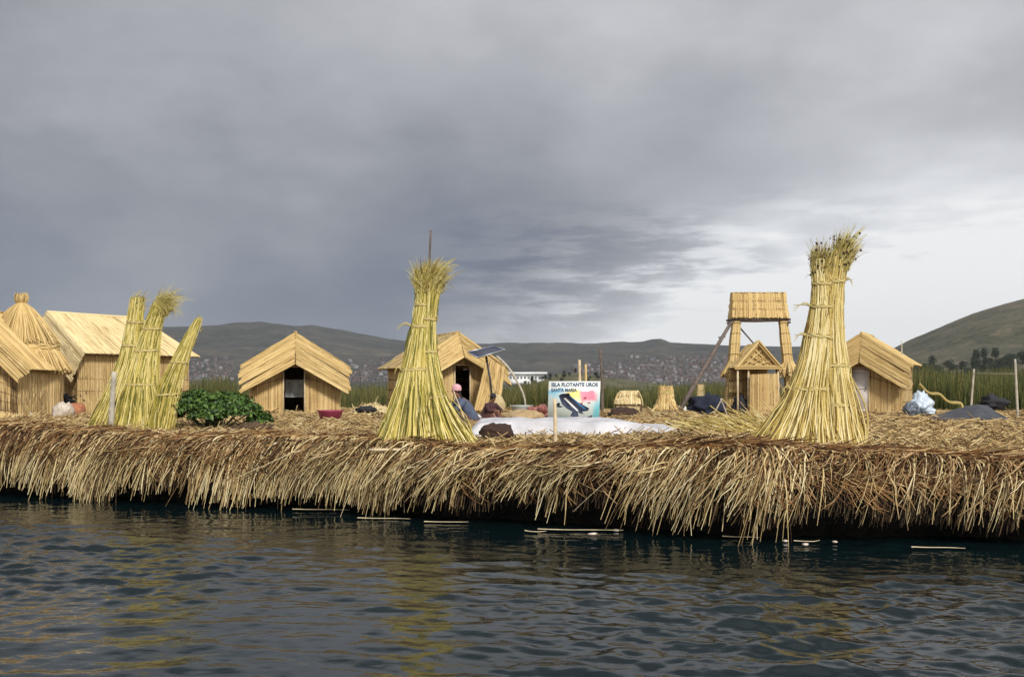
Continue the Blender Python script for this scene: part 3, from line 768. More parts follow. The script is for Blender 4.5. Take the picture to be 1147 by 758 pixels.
# ------------------------------------------------------------------ bush
def bush():
    c = G(238, 481); r = np.random.default_rng(12)
    t = thing('leafy_bush', 'low dark green leafy bush left of the clear-standing hut', 'bush', c)
    sx = 1.25; n = 9000
    lobes = [(-.75, .1, .35, .5), (-.3, -.1, .45, .55), (.2, 0, .42, .5), (.7, -.05, .33, .42), (-.45, .4, .5, .45), (.35, .4, .45, .45), (-1.0, 0, .28, .35), (1.0, .1, .18, .3), (0, -.35, .28, .4)]
    P = []; N = []
    for k in range(n):
        l = lobes[r.integers(len(lobes))]; v = r.normal(0, 1, 3); v /= np.linalg.norm(v); v[2] = abs(v[2])*.95-.15
        q = l[3]*(.65+.4*r.random())
        q *= 1+.18*(r.random() < .1); P.append([l[0]+v[0]*q, l[1]+v[1]*q, max(.03, l[2]+v[2]*q*.75)]); N.append(v+r.normal(0, .5, 3)+[0, 0, .5])
    P = np.array(P)*[1., 1, 1.12]; N = np.array(N); N /= np.linalg.norm(N, axis=1, keepdims=True)
    T = np.cross(N, r.normal(0, 1, (n, 3))); T /= np.linalg.norm(T, axis=1, keepdims=True); Bv = np.cross(N, T)
    s = (.018+.055*r.random((n, 1))**1.5)
    V = np.stack([P-T*s, P+Bv*s*.5+N*s*.12, P+T*s*1.1-N*s*.3, P-Bv*s*.5+N*s*.12], 1).reshape(-1, 3)
    f = np.arange(4*n).reshape(n, 4)
    mb = MB(); mb.add(V, np.concatenate([f[:, [0, 1, 2]], f[:, [0, 2, 3]]]))
    lm = reed_mat('potato_leaf', [(.012,.030,.006), (.035,.080,.012), (.07,.14,.02), (.12,.20,.035)], 3, .3, .45)
    mb.build('foliage', lm, t)
    mb = MB(); m = 60; a = r.random((m, 1))*6.28; u = np.linspace(0, 1, 4)[None]; q = r.random((m, 1))
    mb.tubes(np.stack([(q*.9*u+.0)*np.cos(a)+.2*np.cos(a*3), q*.4*u*np.sin(a), .5*u+0*a], -1), .012, 4)
    mb.build('stems', plain('green_stem', (.06,.08,.03), .7), t)
    c2 = G(283, 485); mb = MB(); mb.blob((0, 0, .03), (.45, .3, .16), amp=.35, freq=4, seg=26, rings=14, seed=3)
    tag(mb.build('soil_mound', plain('brown_soil', (.09,.055,.03), .95, .4, 12, .8, 25), loc=c2, smooth=True), 'brown soil mound at the right foot of the green bush', 'mound')
bush()

# ------------------------------------------------------------------ totora belt behind
def totora():
    r = np.random.default_rng(31); mb = MB()
    def belt(n, px0, px1, d0, d1, h0, h1, rad):
        d = d0+(d1-d0)*r.random(n); px = px0+(px1-px0)*r.random(n)
        X = (px-CX)/F*d
        Z1 = h0+(h1-h0)*r.random(n)+.18*np.sin(X*.8)+.12*np.sin(X*2.3+d)
        K = 4; u = np.linspace(0, 1, K)[None]; lx = r.normal(0, .22, (n, 1)); ly = r.normal(0, .2, (n, 1))
        P = np.stack([X[:, None]+lx*u**1.7, d[:, None]+ly*u**1.7, -.05+(Z1[:, None]+.05)*u], -1)
        mb.tubes(P, rad*(.6+.8*r.random((n, 1)))*(1.2-.9*u), 3)
    belt(9000, -260, 260, 47.5, 58, 1.9, 2.5, .018)
    belt(16000, 240, 1040, 47.5, 60, 1.55, 2.2, .018)
    belt(4000, 560, 900, 47.3, 52, 1.7, 2.25, .018)
    belt(15000, 1000, 1500, 47, 58, 2.1, 3.05, .018)
    belt(9000, -300, 1500, 60, 95, 1.7, 2.35, .03)
    kind(mb.build('totora_reed_bed', M['green']), 'stuff')['label'] = 'standing green totora reeds behind the island'
totora()

# ------------------------------------------------------------------ hills
def fbm(x, y, s, o=4, seed=0): return mnoise.fractal(Vector((x*s, y*s, seed)), 1., 2., o)
SIL = np.array([[-600, 345], [-200, 375], [0, 368], [150, 368], [210, 367], [245, 368], [290, 366], [330, 368], [350, 367], [400, 377], [440, 383], [480, 386], [560, 386], [640, 385.5], [712, 386], [724, 384], [733, 381.5], [741, 381.5], [752, 385.5], [800, 385], [900, 388], [1000, 392], [1080, 396], [1300, 395], [1700, 380]], float)
R0, R1, R2 = 1900., 4300., 6500.
def hill_z(px, r):
    H = (HY-np.interp(px, SIL[:, 0], SIL[:, 1]))*R1/F
    f = smooth(0, 1, (r-R0)/(R1-R0))**.9 if r < R1 else 1-.5*((r-R1)/(R2-R1))
    X = (px-CX)/F*r
    k = min(1, max(0, (r-R0)/700))*(1-max(0, 1-abs(r-R1)/350.)*.85)
    gul = fbm(X, r, .0016, 5, 2)*34+abs(fbm(X, r, .004, 4, 7))*-16
    return f*H*(1 if r < R1 else 1)+gul*k*.6
def hills():
    pxs = np.arange(-500, 1660, 5.); rs = np.concatenate([[R0-60], np.arange(R0, R1, 75), [R1], np.arange(R1+120, R2, 350)])
    V = []
    for r in rs:
        for p in pxs:
            V.append(((p-CX)/F*r, r, (hill_z(p, r)-1 if r >= R0 else -4)))
    nx, ny = len(pxs), len(rs); idx = np.arange(nx*ny).reshape(ny, nx)
    f = np.stack([idx[:-1, :-1], idx[:-1, 1:], idx[1:, 1:], idx[1:, :-1]], -1).reshape(-1, 4)
    m, nt, b = new_mat('dry_hillside')
    n1 = noise(nt, .0022, 6, rough=.6); n2 = noise(nt, .012, 5, rough=.65); n3 = noise(nt, .05, 3)
    v = add_(nt, n1.outputs['Fac'], n2.outputs['Fac'], n3.outputs['Fac'])
    rp = ramp(nt, [(.008,.012,.011), (.022,.026,.022), (.043,.042,.033), (.10,.085,.06)], [.40, .47, .53, .61])
    link(nt, v, rp.inputs[0]); link(nt, rp.outputs[0], b.inputs['Base Color']); b.inputs['Roughness'].default_value = .95
    mb = MB(); mb.add(np.array(V), f); kind(mb.build('hills', m, smooth=True), 'structure')
hills()
SIL2 = np.array([[930, 432], [965, 412], [985, 400], [1003, 391], [1030, 379], [1060, 366], [1090, 353], [1120, 343], [1147, 335], [1250, 312], [1450, 290], [1800, 300], [2300, 350]], float)
def rhill_z(px, r):
    H = (HY-np.interp(px, SIL2[:, 0], SIL2[:, 1]))*1900/F
    f = float(smooth(0, 1, (r-820)/(1900-820)))**.95 if r < 1900 else 1-.4*(r-1900)/900
    X = (px-CX)/F*r
    k = min(1, max(0, (r-820)/300))*(1-max(0, 1-abs(r-1900)/250.)*.9)
    ed = float(smooth(930, 1010, px))
    return f*H+(fbm(X, r, .004, 5, 4)*13-abs(fbm(X, r, .011, 4, 9))*6)*k*ed-2*(1-ed)
def rhill():
    pxs = np.arange(925, 2300, 5.); rs = np.concatenate([[790], np.arange(820, 1900, 32), [1900], np.arange(1960, 2800, 140)])
    V = [((p-CX)/F*r, r, (rhill_z(p, r) if r >= 820 else -4)) for r in rs for p in pxs]
    nx, ny = len(pxs), len(rs); idx = np.arange(nx*ny).reshape(ny, nx)
    f = np.stack([idx[:-1, :-1], idx[:-1, 1:], idx[1:, 1:], idx[1:, :-1]], -1).reshape(-1, 4)
    m, nt, b = new_mat('grassy_hillside')
    n1 = noise(nt, .006, 6, rough=.6, mapping=(1, .5, 2.5)); n2 = noise(nt, .035, 5, rough=.65); n3 = noise(nt, .2, 3)
    v = add_(nt, n1.outputs['Fac'], n2.outputs['Fac'], n3.outputs['Fac'])
    rp = ramp(nt, [(.018,.024,.010), (.045,.050,.022), (.085,.072,.040), (.14,.11,.07)], [.41, .47, .53, .60])
    link(nt, v, rp.inputs[0]); link(nt, rp.outputs[0], b.inputs['Base Color']); b.inputs['Roughness'].default_value = .95
    mb = MB(); mb.add(np.array(V), f); kind(mb.build('right_hill', m, smooth=True), 'structure')
rhill()
# low wooded headland behind the sign
def hz3(px, r):
    a = np.interp(px, [575, 600, 625, 650, 690, 740, 790], [0, 7, 17, 18, 12, 5, 0])*900/F
    return a*float(smooth(0, 1, 1-abs(r-930)/110))+fbm(px*2, r*1., .02, 3)*1.0-.3
pxs = np.arange(570, 796, 3.); rs = np.arange(820, 1045, 12.)
V = [((p-CX)/F*r, r, hz3(p, r)) for r in rs for p in pxs]; idx = np.arange(len(V)).reshape(len(rs), len(pxs))
mb = MB(); mb.add(np.array(V), np.stack([idx[:-1, :-1], idx[:-1, 1:], idx[1:, 1:], idx[1:, :-1]], -1).reshape(-1, 4))
m, nt, b = new_mat('headland_scrub'); n1 = noise(nt, .05, 6, rough=.7)
rp = ramp(nt, [(.03,.035,.014), (.09,.085,.035), (.16,.13,.065)], [.38, .52, .66]); link(nt, n1.outputs['Fac'], rp.inputs[0]); link(nt, rp.outputs[0], b.inputs['Base Color']); b.inputs['Roughness'].default_value = .95
kind(mb.build('headland', m, smooth=True), 'structure')

# ------------------------------------------------------------------ trees
treeleaf = reed_mat('dark_tree_leaf', [(.010,.018,.008), (.022,.036,.014), (.042,.060,.022)], .2, .4, .7)
bark = plain('tree_bark', (.07,.05,.035), .9)
def tree_proto(seed, h, wd):
    r = np.random.default_rng(seed)
    tr = MB()
    tr.tubes(sag_line([(0, 0, -1.), (.15, 0, h*.3), (.0, .1, h*.6), (.1, 0, h*.9)], 8), np.linspace(.035*h, .01*h, 8), 6)
    for k in range(6):
        a = r.random()*6.28; z = h*(.3+.1*k*.6)
        tr.tubes(sag_line([(0, 0, z), (math.cos(a)*wd*.25, math.sin(a)*wd*.25, z+h*.1), (math.cos(a)*wd*.42, math.sin(a)*wd*.42, z+h*.16)], 5), np.linspace(.015*h, .005*h, 5), 4)
    cr = MB(); n = 1400
    cl = r.normal(0, 1, (14, 3)); cl /= np.linalg.norm(cl, axis=1, keepdims=True); cl *= (.35+.55*r.random((14, 1)))
    ci = r.integers(0, 14, n); v = r.normal(0, 1, (n, 3)); v /= np.linalg.norm(v, axis=1, keepdims=True)
    P = cl[ci]*[wd*.42, wd*.42, h*.36]+v*(.16+.14*r.random((n, 1)))*[wd*.9, wd*.9, h*.6]+[0, 0, h*.58]
    N = r.normal(0, 1, (n, 3)); N /= np.linalg.norm(N, axis=1, keepdims=True)
    T = np.cross(N, r.normal(0, 1, (n, 3))); T /= np.linalg.norm(T, axis=1, keepdims=True); Bv = np.cross(N, T)
    s = h*.028*(.6+.9*r.random((n, 1)))
    V = np.stack([P-T*s, P+Bv*s*.6, P+T*s, P-Bv*s*.6], 1).reshape(-1, 3)
    cr.add(V, np.arange(4*n).reshape(n, 4))
    return tr, cr
_tm = []
for s_, h_, w_ in ((1, 13, 9), (2, 10, 9), (3, 16, 8), (4, 9, 11)):
    a, b2 = tree_proto(s_, h_, w_)
    _tm.append((a, b2))
_first = {}
def plant_tree(kindx, loc, label, sc, rz):
    t = thing('tree', label, 'tree', loc, rz, 'dark trees at the foot of the right hill'); t.scale = (sc, sc, sc)
    if kindx not in _first:
        _first[kindx] = (_tm[kindx][0].build('trunk', bark, t), _tm[kindx][1].build('crown', treeleaf, t))
    else:
        for o in _first[kindx]:
            c = o.copy(); c.parent = t; COL.objects.link(c)
    return t
rt = random.Random(8)
for i in range(110):
    u = rt.random(); px = 1024+u*175; lo_ = np.interp(px, [1024, 1065, 1095, 1147, 1200], [419, 411, 404, 402, 400])
    py = lo_+rt.random()*(427-lo_); r_ = 830
    while r_ < 1800 and (rhill_z(px, r_)-CZ)/r_*F < HY-py: r_ += 8
    sc = rt.uniform(.7, 1.15)
    plant_tree(i % 4, ((px-CX)/F*r_, r_, rhill_z(px, r_)-.3), 'dark bushy tree in the dense row at the foot of the right hill', sc, rt.uniform(0, 6))
for i in range(22):
    px = 590+i*4+rt.uniform(-3, 3); r_ = rt.uniform(850, 930)
    t = plant_tree((i+1) % 4, ((px-CX)/F*r_, r_, hz3(px, r_)-.3), 'small dark tree on the low headland behind the signboard', rt.uniform(.3, .5), rt.uniform(0, 6)); t['group'] = 'dark trees on the low headland'

# ------------------------------------------------------------------ the town
def town():
    wallc = [plain('house_brick', (.115,.085,.082), .9, .3, .2), plain('house_plaster', (.27,.26,.265), .9, .2, .2), plain('house_adobe', (.15,.12,.105), .9, .25, .2), plain('house_greyblock', (.13,.125,.135), .9, .2, .2)]
    roofc = [plain('zinc_roof', (.20,.205,.225), .6, .25, .2), plain('rusty_roof', (.14,.09,.08), .8, .3, .2), plain('flat_grey_roof', (.12,.115,.12), .9, .2, .2)]
    dark = plain('house_window_dark', (.02,.022,.028), .3, .1)
    protos = []
    r = random.Random(17)
    def house(mb, c, w, d, h, fl, rot, mw, mr, md):
        M3 = Matrix.Rotation(rot, 3, 'Z')
        T = lambda p: tuple(M3 @ Vector(p)+Vector(c))
        v = [T((sx*w/2, sy*d/2, zz)) for zz in (-4, h) for sx in (-1, 1) for sy in (-1, 1)]
        mb.add(v, [(0, 1, 5, 4), (2, 6, 7, 3), (0, 4, 6, 2), (1, 3, 7, 5)], mw)
        if fl:
            mb.add([T((sx*(w/2+.3), sy*(d/2+.3), zz)) for zz in (h, h+.5) for sx in (-1, 1) for sy in (-1, 1)], [(0, 1, 3, 2), (4, 6, 7, 5), (0, 4, 5, 1), (2, 3, 7, 6), (0, 2, 6, 4), (1, 5, 7, 3)], mr)
        else:
            e = [T((-w/2-.4, -d/2-.4, h-.1)), T((w/2+.4, -d/2-.4, h-.1)), T((w/2+.4, d/2+.4, h-.1)), T((-w/2-.4, d/2+.4, h-.1)), T((-w/2-.4, 0, h+d*.25)), T((w/2+.4, 0, h+d*.25))]
            mb.add(e, [(0, 1, 5, 4), (2, 3, 4, 5), (0, 4, 3), (1, 2, 5)], mr)
        nf = max(1, int(h/3)); nw = max(1, int(w/4))
        for q in range(nf):
            for k in range(nw):
                xx = -w/2+(k+.5)*w/nw; zz = q*3+1.5
                mb.add([T((xx-.7, -d/2-.08, zz-.7)), T((xx+.7, -d/2-.08, zz-.7)), T((xx+.7, -d/2-.08, zz+.7)), T((xx-.7, -d/2-.08, zz+.7))], [(0, 1, 2, 3)], md)
    mats = wallc+roofc+[dark]
    for k in range(14):
        mb = MB(); fl = r.random() < .5
        house(mb, (0, 0, 0), r.uniform(8, 17), r.uniform(7, 12), r.choice([3, 5, 6, 9]), fl, 0, r.choice([0, 0, 1, 2, 3, 3]), r.choice([4, 5, 5]) if not fl else r.choice([4, 6, 6]), 7)
        protos.append(mb)
    meshes = []
    def spot(cl):
        x0, x1, y0, y1, p = cl
        for _ in range(50):
            px = r.uniform(x0, x1); py = y1+(y0-y1)*r.random()**p
            # march outwards until the hillside reaches that height
            rr = R0+60
            while rr < R1-50:
                if (hill_z(px, rr)-CZ)/rr*F > (HY-py): return px, rr
                rr += 40
        return px, R0+300
    CL = [(205, 262, 402, 428, 1.3), (372, 452, 402, 428, 1.6), (655, 840, 404, 430, 1.5), (700, 850, 400, 430, 1.2), (640, 840, 412, 430, 1.)]
    LB = ['tiny pale house of the far shore town behind the largest hut', 'tiny pale house of the far town right of the clear-standing hut'] + ['tiny brick or pale house of the far town spread behind the signboard and gateway']*3
    GR = ['far town houses behind the largest hut', 'far town houses right of the clear-standing hut'] + ['far town houses behind the signboard']*3
    done = {}
    for i in range(300):
        k = r.choices(range(5), [38, 52, 90, 70, 50])[0]
        px, rr = spot(CL[k]); pr = r.randrange(14); z = hill_z(px, rr)
        if pr not in done: o = protos[pr].build('house', mats); done[pr] = o
        else: o = done[pr].copy(); COL.objects.link(o)
        o.location = ((px-CX)/F*rr, rr, z+1); o.rotation_euler = (0, 0, r.uniform(-.6, .6))
        sc = r.uniform(.4, .8); o.scale = (sc, sc, sc)
        tag(o, LB[k], 'house', GR[k])
    mb = MB()
    for i in range(1000):
        k = r.choices(range(5), [25, 40, 100, 90, 80])[0]
        px, rr = spot(CL[k]); sc = r.uniform(.35, .7)
        house(mb, ((px-CX)/F*rr, rr, hill_z(px, rr)+.5), r.uniform(8, 15)*sc, r.uniform(7, 12)*sc, r.choice([3, 5, 6])*sc, r.random() < .6, r.uniform(-.6, .6), r.choice([0, 0, 0, 2, 3, 1]), r.choice([4, 5, 6, 6]), 7)
    kind(mb.build('town', mats), 'stuff')['label'] = 'rest of the far hillside town'
town()
def stadium():
    r_ = 1850.; c = Vector(((584-CX)/F*r_, r_, 0)); k = r_/F
    t = thing('lakeside_complex', 'long white lakeside building with a stepped front, right of the solar panel', 'building', c)
    wm = plain('white_rendered_wall', (.80,.80,.78), .7, .06, .1); dk = plain('dark_glazing', (.10,.12,.14), .3, .1)
    base = 3*k; mb = MB()
    mb.box((0, 0, base+6*k), (27*k, 16, 6.*k)); mb.build('wall', wm, t)
    mb = MB(); mb.box((0, -2, base+12.6*k), (28.5*k, 20, 1.0*k)); mb.build('roof', plain('white_roof', (.86,.86,.85), .6, .05, .1), t)
    for q in range(13):
        x = (-24+q*4)*k; mb = MB(); mb.box((x, -16.4, base+7.5*k), (1.1*k, .3, 1.1*k)); mb.build('window', dk, t)
    mb = MB(); mb.box((-2*k, -24, base+2.2*k), (12*k, 8, 2.2*k)); mb.build('front_wing', wm, t)
stadium()

# ------------------------------------------------------------------ gateway tower and the little gable hut below it
def tower():
    d = 39.; o = Vector(((848-CX)/F*d, d, GZ)); k = d/F
    t = thing('reed_gateway', 'tall gateway on two reed-wrapped legs with a thatched box roof on top', 'gateway', o)
    L = lambda px, py, dy=0: np.array([(px-848)*k, dy, (466-py)*k+.0])
    r = np.random.default_rng(2)
    def column(a, b, rad0, rad1, name):
        mb = MB(); n = 90; ang = np.linspace(0, 2*np.pi, n, endpoint=False)+r.normal(0, .02, n); u = np.linspace(0, 1, 14)[None]
        rr = rad0+(rad1-rad0)*u+.012*np.sin(u*60)
        X = a[0]+(b[0]-a[0])*u+rr*np.cos(ang)[:, None]; Y = a[1]+(b[1]-a[1])*u+rr*np.sin(ang)[:, None]; Z = a[2]+(b[2]-a[2])*u+0*X
        mb.tubes(np.stack([X, Y, Z], -1), .018, 3)
        mb.tubes(np.stack([X[0]*0+a[0]+(b[0]-a[0])*u[0], a[1]+(b[1]-a[1])*u[0], Z[0]], -1), rad1*.9, 10, 1)
        for h in np.arange(.1, 1, .11):
            c = a*(1-h)+b*h; q = rad0+(rad1-rad0)*h+.016; an = np.linspace(0, 2*np.pi, 24)
            mb.tubes(np.stack([c[0]+q*np.cos(an), c[1]+q*np.sin(an), c[2]+.01*np.sin(3*an)], -1), .010, 4, 2)
        leg = mb.build(name, HM, t)
        # shaggy skirt at mid height
        ms = MB(); m = 240; c = a*(1-.53)+b*.53; an = r.random((m, 1))*6.28; v = np.linspace(0, 1, 5)[None]
        q = .17+.27*v**1.3*(.6+.6*r.random((m, 1))); z = c[2]+.16-.52*v*(.75+.4*r.random((m, 1)))
        ms.tubes(np.stack([c[0]+q*np.cos(an), c[1]+q*np.sin(an), z], -1), .02, 3)
        ms.build('skirt', M['hut'], leg)
    column(L(817, 468, 0), L(826, 362, .2), .215, .165, 'leg'); column(L(889, 468, 0), L(879, 362, .2), .215, .165, 'leg')
    mb = MB()
    for y in (0.05, .3, .55): mb.tubes(np.array([L(817, 360.5, y), L(850, 361, y), L(886, 360, y)]), .045, 7, cap=True)
    for x in (819, 884): mb.tubes(np.array([L(x, 363.5, -.1), L(x, 363.5, .65)]), .04, 7, cap=True)
    mb.build('beam', M['wood'], t)
    mb = MB(); s = [.33, .67]
    for (A, B, C, D) in ((L(820, 358, -.05), L(822, 330.5, .15), L(881, 330.5, .15), L(883, 358, -.05)),
                         (L(883, 358, .65), L(881, 330.5, .5), L(822, 330.5, .5), L(820, 358, .65)),
                         (L(883, 358, -.05), L(881, 330.5, .15), L(881, 330.5, .5), L(883, 358, .65)),
                         (L(820, 358, .65), L(822, 330.5, .5), L(822, 330.5, .15), L(820, 358, -.05)),
                         (L(822, 330.5, .15), L(822, 330.5, .5), L(881, 330.5, .5), L(881, 330.5, .15))):
        panel(mb, A, B, C, D, seams=s, bulge=.0, spacing=.028, rad=.022, pin=.07, jit=.06); seam_lines(mb, A, B, C, D, s, rad=.016, off=.0)
    mb.build('roof', HM, t)
    # braces behind
    mb = MB(); mb.tubes(np.array([L(828, 364, .5), L(848, 386, .6), L(866, 406, .7)]), .03, 6, cap=True); mb.build('brace', M['wood'], t)
    # climbing pole
    mb = MB(); b = Vector(((759-CX)/F*37.2, 37.2, GZ+.02)); e = np.array(at(819, 361, 38.7))-np.array(b)
    mb.tubes(np.array([e*0, e*.3+[0, 0, .02], e*.7+[0, 0, .02], e]), np.linspace(.085, .06, 4), 9, cap=True)
    for q in (.18, .36, .5, .66, .82): mb.tubes(np.array([e*q+[-.12, 0, .03], e*q+[.12, 0, .06]]), .03, 6, cap=True)
    tag(mb.build('climbing_pole', M['wood'], loc=b), 'dark wooden pole with rungs leaning up against the gateway from the left', 'pole')
    # gable hut
    dg = 37.6; og = Vector(((848-CX)/F*dg, dg, GZ)); k2 = dg/F
    g = thing('gable_shelter', 'small reed shelter with a triangular woven gable under the gateway', 'shelter', og)
    Q = lambda px, py, dy=0: np.array([(px-848)*k2, dy, (466-py)*k2])
    mb = MB()
    panel(mb, Q(828, 411), Q(849, 386), Q(849, 386), Q(849, 411), spacing=.035, jit=.0); panel(mb, Q(849, 411), Q(849, 386), Q(849, 386), Q(870, 411), spacing=.035, jit=.0)
    for q in (.25, .5, .75):
        mb.tubes(np.array([Q(849, 386)*(1-q)+Q(828, 411)*q+[0, -.05, 0], Q(849, 411)*q*.0+Q(849+21*(1-q), 411)+[0, -.05, 0]]), .02, 5, 0)
        mb.tubes(np.array([Q(849, 386)*(1-q)+Q(870, 411)*q+[0, -.06, 0], Q(849-21*(1-q), 411)+[0, -.06, 0]]), .02, 5, 0)
    mb.build('gable', HM, g)
    mb = MB()
    for A, B in ((Q(849, 384, -.1), Q(824, 413, -.1)), (Q(849, 384, -.1), Q(874, 413, -.1)), (Q(822, 412, -.12), Q(877, 412, -.12))):
        for j in range(14):
            of = r.normal(0, .035, 3); mb.tubes(np.array([A+of, (A+B)/2+of, B+of]), .026, 4)
        u = np.linspace(0, 1, 5)
    mb.build('roof_edge', HM, g)
    mb = MB()
    for s in (-1, 1):
        A = Q(849, 386, 0); B = Q(849+s*25, 413, 0); C = B+[0, 1.8, 0]; D = A+[0, 1.8, 0]
        q = (A, B, C, D) if s < 0 else (D, C, B, A); panel(mb, *q, seams=[.5], spacing=.03)
    mb.build('roof', HM, g)
    wall(g, 'front_screen', Q(838, 466, -.25), Q(838.5, 421, -.25), Q(869, 420, -.25), Q(870, 466, -.25))
    wall(g, 'side_wall', Q(870, 466), Q(870, 413), Q(876, 413, .3), Q(876, 466, .3)); 
    wall(g, 'rear_wall', Q(824, 466, 1.6), Q(824, 413, 1.6), Q(872, 413, 1.6), Q(872, 466, 1.6))
    wall(g, 'side_wall', Q(822, 440, .8), Q(822, 415, .8), Q(838, 415, 1.0), Q(838, 440, 1.0))
    mb = MB()
    for x in (826, 838, 871): mb.tubes(np.array([Q(x, 466, -.05), Q(x, 412, -.05)]), .035, 6, cap=True)
    mb.build('post', M['palewood'], g)
    mb = MB(); mb.blob((0, 0, .28), (.32, .25, .36), amp=.3, seg=18, rings=12, seed=4)
    tag(mb.build('dark_sack', plain('black_cloth', (.02,.02,.025), .9, .4, 6), loc=og+Vector(((831-848)*k2, .2, 0)), smooth=True), 'dark bundle sitting in the open left side of the gable shelter', 'sack')
tower()

# ------------------------------------------------------------------ sign
def sign():
    d = 26.5; o = at(643, 474, d); o.z = GZ+.12; k = d/F
    t = thing('signboard', 'painted white signboard with blue lettering and a dark boat, behind the white sheet', 'sign', (o.x, d, o.z), R(0))
    H = (472-426)*k; W = 58*k
    shear = lambda x, z: (x+(z/H-.5)*4.5*k*.45, z/H*.10, z)      # top set slightly right, leaning back
    m, nt, b = new_mat('painted_board')
    # sky-blue, yellow, pink and turquoise fields painted on the board
    tcn = nt.nodes.new('ShaderNodeTexCoord'); sx = nt.nodes.new('ShaderNodeSeparateXYZ'); link(nt, tcn.outputs['Object'], sx.inputs[0])
    nz = noise(nt, 3.2, 3); nzf = nz.outputs['Fac']
    def mr(v, a, b_):
        n = nt.nodes.new('ShaderNodeMapRange'); link(nt, v, n.inputs[0]); n.inputs[1].default_value = a; n.inputs[2].default_value = b_; n.interpolation_type = 'SMOOTHSTEP'; return n.outputs[0]
    X = mathn(nt, 'ADD', sx.outputs[0], mathn(nt, 'MULTIPLY', mathn(nt, 'SUBTRACT', nzf, .5), .35)); Z = mathn(nt, 'ADD', sx.outputs[2], mathn(nt, 'MULTIPLY', mathn(nt, 'SUBTRACT', nzf, .5), .3))
    def over(base, col, fac):
        mx = nt.nodes.new('ShaderNodeMix'); mx.data_type = 'RGBA'
        if isinstance(base, tuple): mx.inputs['A'].default_value = (*base, 1)
        else: link(nt, base, mx.inputs['A'])
        mx.inputs['B'].default_value = (*col, 1); link(nt, fac, mx.inputs['Factor']); return mx.outputs['Result']
    mm = lambda *a: a[0] if len(a) == 1 else mathn(nt, 'MULTIPLY', a[0], mm(*a[1:]))
    c = over((.66,.74,.72), (.22,.58,.80), mm(mr(X, -.15, -.5), mr(Z, .5, .8)))
    c = over(c, (.22,.62,.72), mm(mr(X, .35, .55), mr(Z, .7, .3)))
    c = over(c, (.80,.66,.20), mm(mr(X, -.28, -.05), mr(X, .32, .15), mr(Z, .42, .62)))
    c = over(c, (.84,.24,.34), mm(mr(X, .10, .22), mr(Z, .42, .55), mr(X, .60, .45)))
    c = over(c, (.35,.66,.68), mm(mr(Z, .16, .05), mr(X, .1, -.1)))
    c = over(c, (.80,.82,.78), mr(Z, .76, .80))
    link(nt, c, b.inputs['Base Color']); b.inputs['Roughness'].default_value = .55
    mb = MB(); v = []
    for y in (0, .03):
        for x, z in ((-W/2, 0), (W/2, 0), (W/2, H), (-W/2, H)):
            q = shear(x, z); v.append((q[0], q[1]+y, q[2]))
    mb.add(v, [(0, 1, 2, 3), (7, 6, 5, 4), (0, 4, 5, 1), (1, 5, 6, 2), (2, 6, 7, 3), (3, 7, 4, 0)]); mb.build('board', m, t)
    def poly(pts, y, name, mat):
        mb = MB(); n = len(pts)
        f_ = [(*shear(p[0], p[1])[:1], shear(p[0], p[1])[1]-y, p[1]) for p in pts]; bk = [(a, b_+.002, c_) for a, b_, c_ in f_]
        mb.add(f_+bk, [tuple(range(n))]+[(i, (i+1) % n, n+(i+1) % n, n+i) for i in range(n)]); return mb.build(name, mat, t)
    nav = plain('navy_paint', (.035,.045,.085), .5, .2); blu = plain('blue_paint', (.03,.16,.36), .5, .2); wht = plain('white_paint', (.8,.8,.82), .5, .1); blk = plain('near_black_paint', (.02,.025,.04), .5, .1)
    f = lambda u, w_: ((u-.5)*W, (1-w_)*H)                              # u,w_ in 0..1 across and down the board
    poly([f(*p) for p in [(.20,.35), (.25,.31), (.40,.29), (.43,.37), (.52,.47), (.80,.66), (.78,.72), (.66,.74), (.70,.80), (.62,.78), (.58,.74), (.60,.86), (.50,.88), (.44,.84), (.48,.74), (.36,.66), (.27,.56)]], .004, 'painted_boat', nav)
    poly([f(*p) for p in [(.30,.42), (.34,.40), (.56,.66), (.60,.72), (.57,.73)]], .008, 'painted_stripe', wht)
    poly([f(*p) for p in [(.40,.36), (.42,.355), (.74,.67), (.71,.68)]], .008, 'painted_stripe', blu)
    poly([f(*p) for p in [(.14,.58), (.20,.52), (.24,.54), (.22,.59), (.30,.62), (.24,.64), (.16,.63)]], .004, 'painted_figure', blk)
    poly([f(*p) for p in [(.36,.96), (.44,.93), (.60,.94), (.72,.89), (.86,.83), (.86,.87), (.74,.94), (.60,.975), (.40,.985)]], .004, 'painted_boat', blk)
    poly([f(*p) for p in [(.64,.91), (.70,.86), (.74,.88), (.70,.92)]], .0065, 'painted_figure', nav)
    for pts in ([(.68,.40), (.73,.38), (.74,.43), (.69,.44)], [(.76,.52), (.82,.51), (.82,.54), (.77,.55)], [(.62,.53), (.67,.52), (.67,.56), (.63,.56)]):
        poly([f(*p) for p in pts], .004, 'painted_mark', plain('crimson_paint', (.45,.08,.12), .5, .1))
    # lettering
    def text(body, u, w_, size, width):
        cu = bpy.data.curves.new('lettering', 'FONT'); cu.body = body; cu.size = size; cu.extrude = .0015; cu.offset = .0045
        ob = bpy.data.objects.new('lettering', cu); COL.objects.link(ob); bpy.context.view_layer.update()
        sx_ = width*W/max(ob.dimensions.x, .01)
        me = bpy.data.meshes.new_from_object(ob.evaluated_get(bpy.context.evaluated_depsgraph_get())); bpy.data.objects.remove(ob)
        x0, z0 = f(u, w_)
        for vv in me.vertices:
            x = x0+vv.co.x*sx_; z = z0+vv.co.y; q = shear(x, z); vv.co = (q[0], q[1]-.006-vv.co.z, z)
        me.materials.clear(); me.materials.append(blu2)
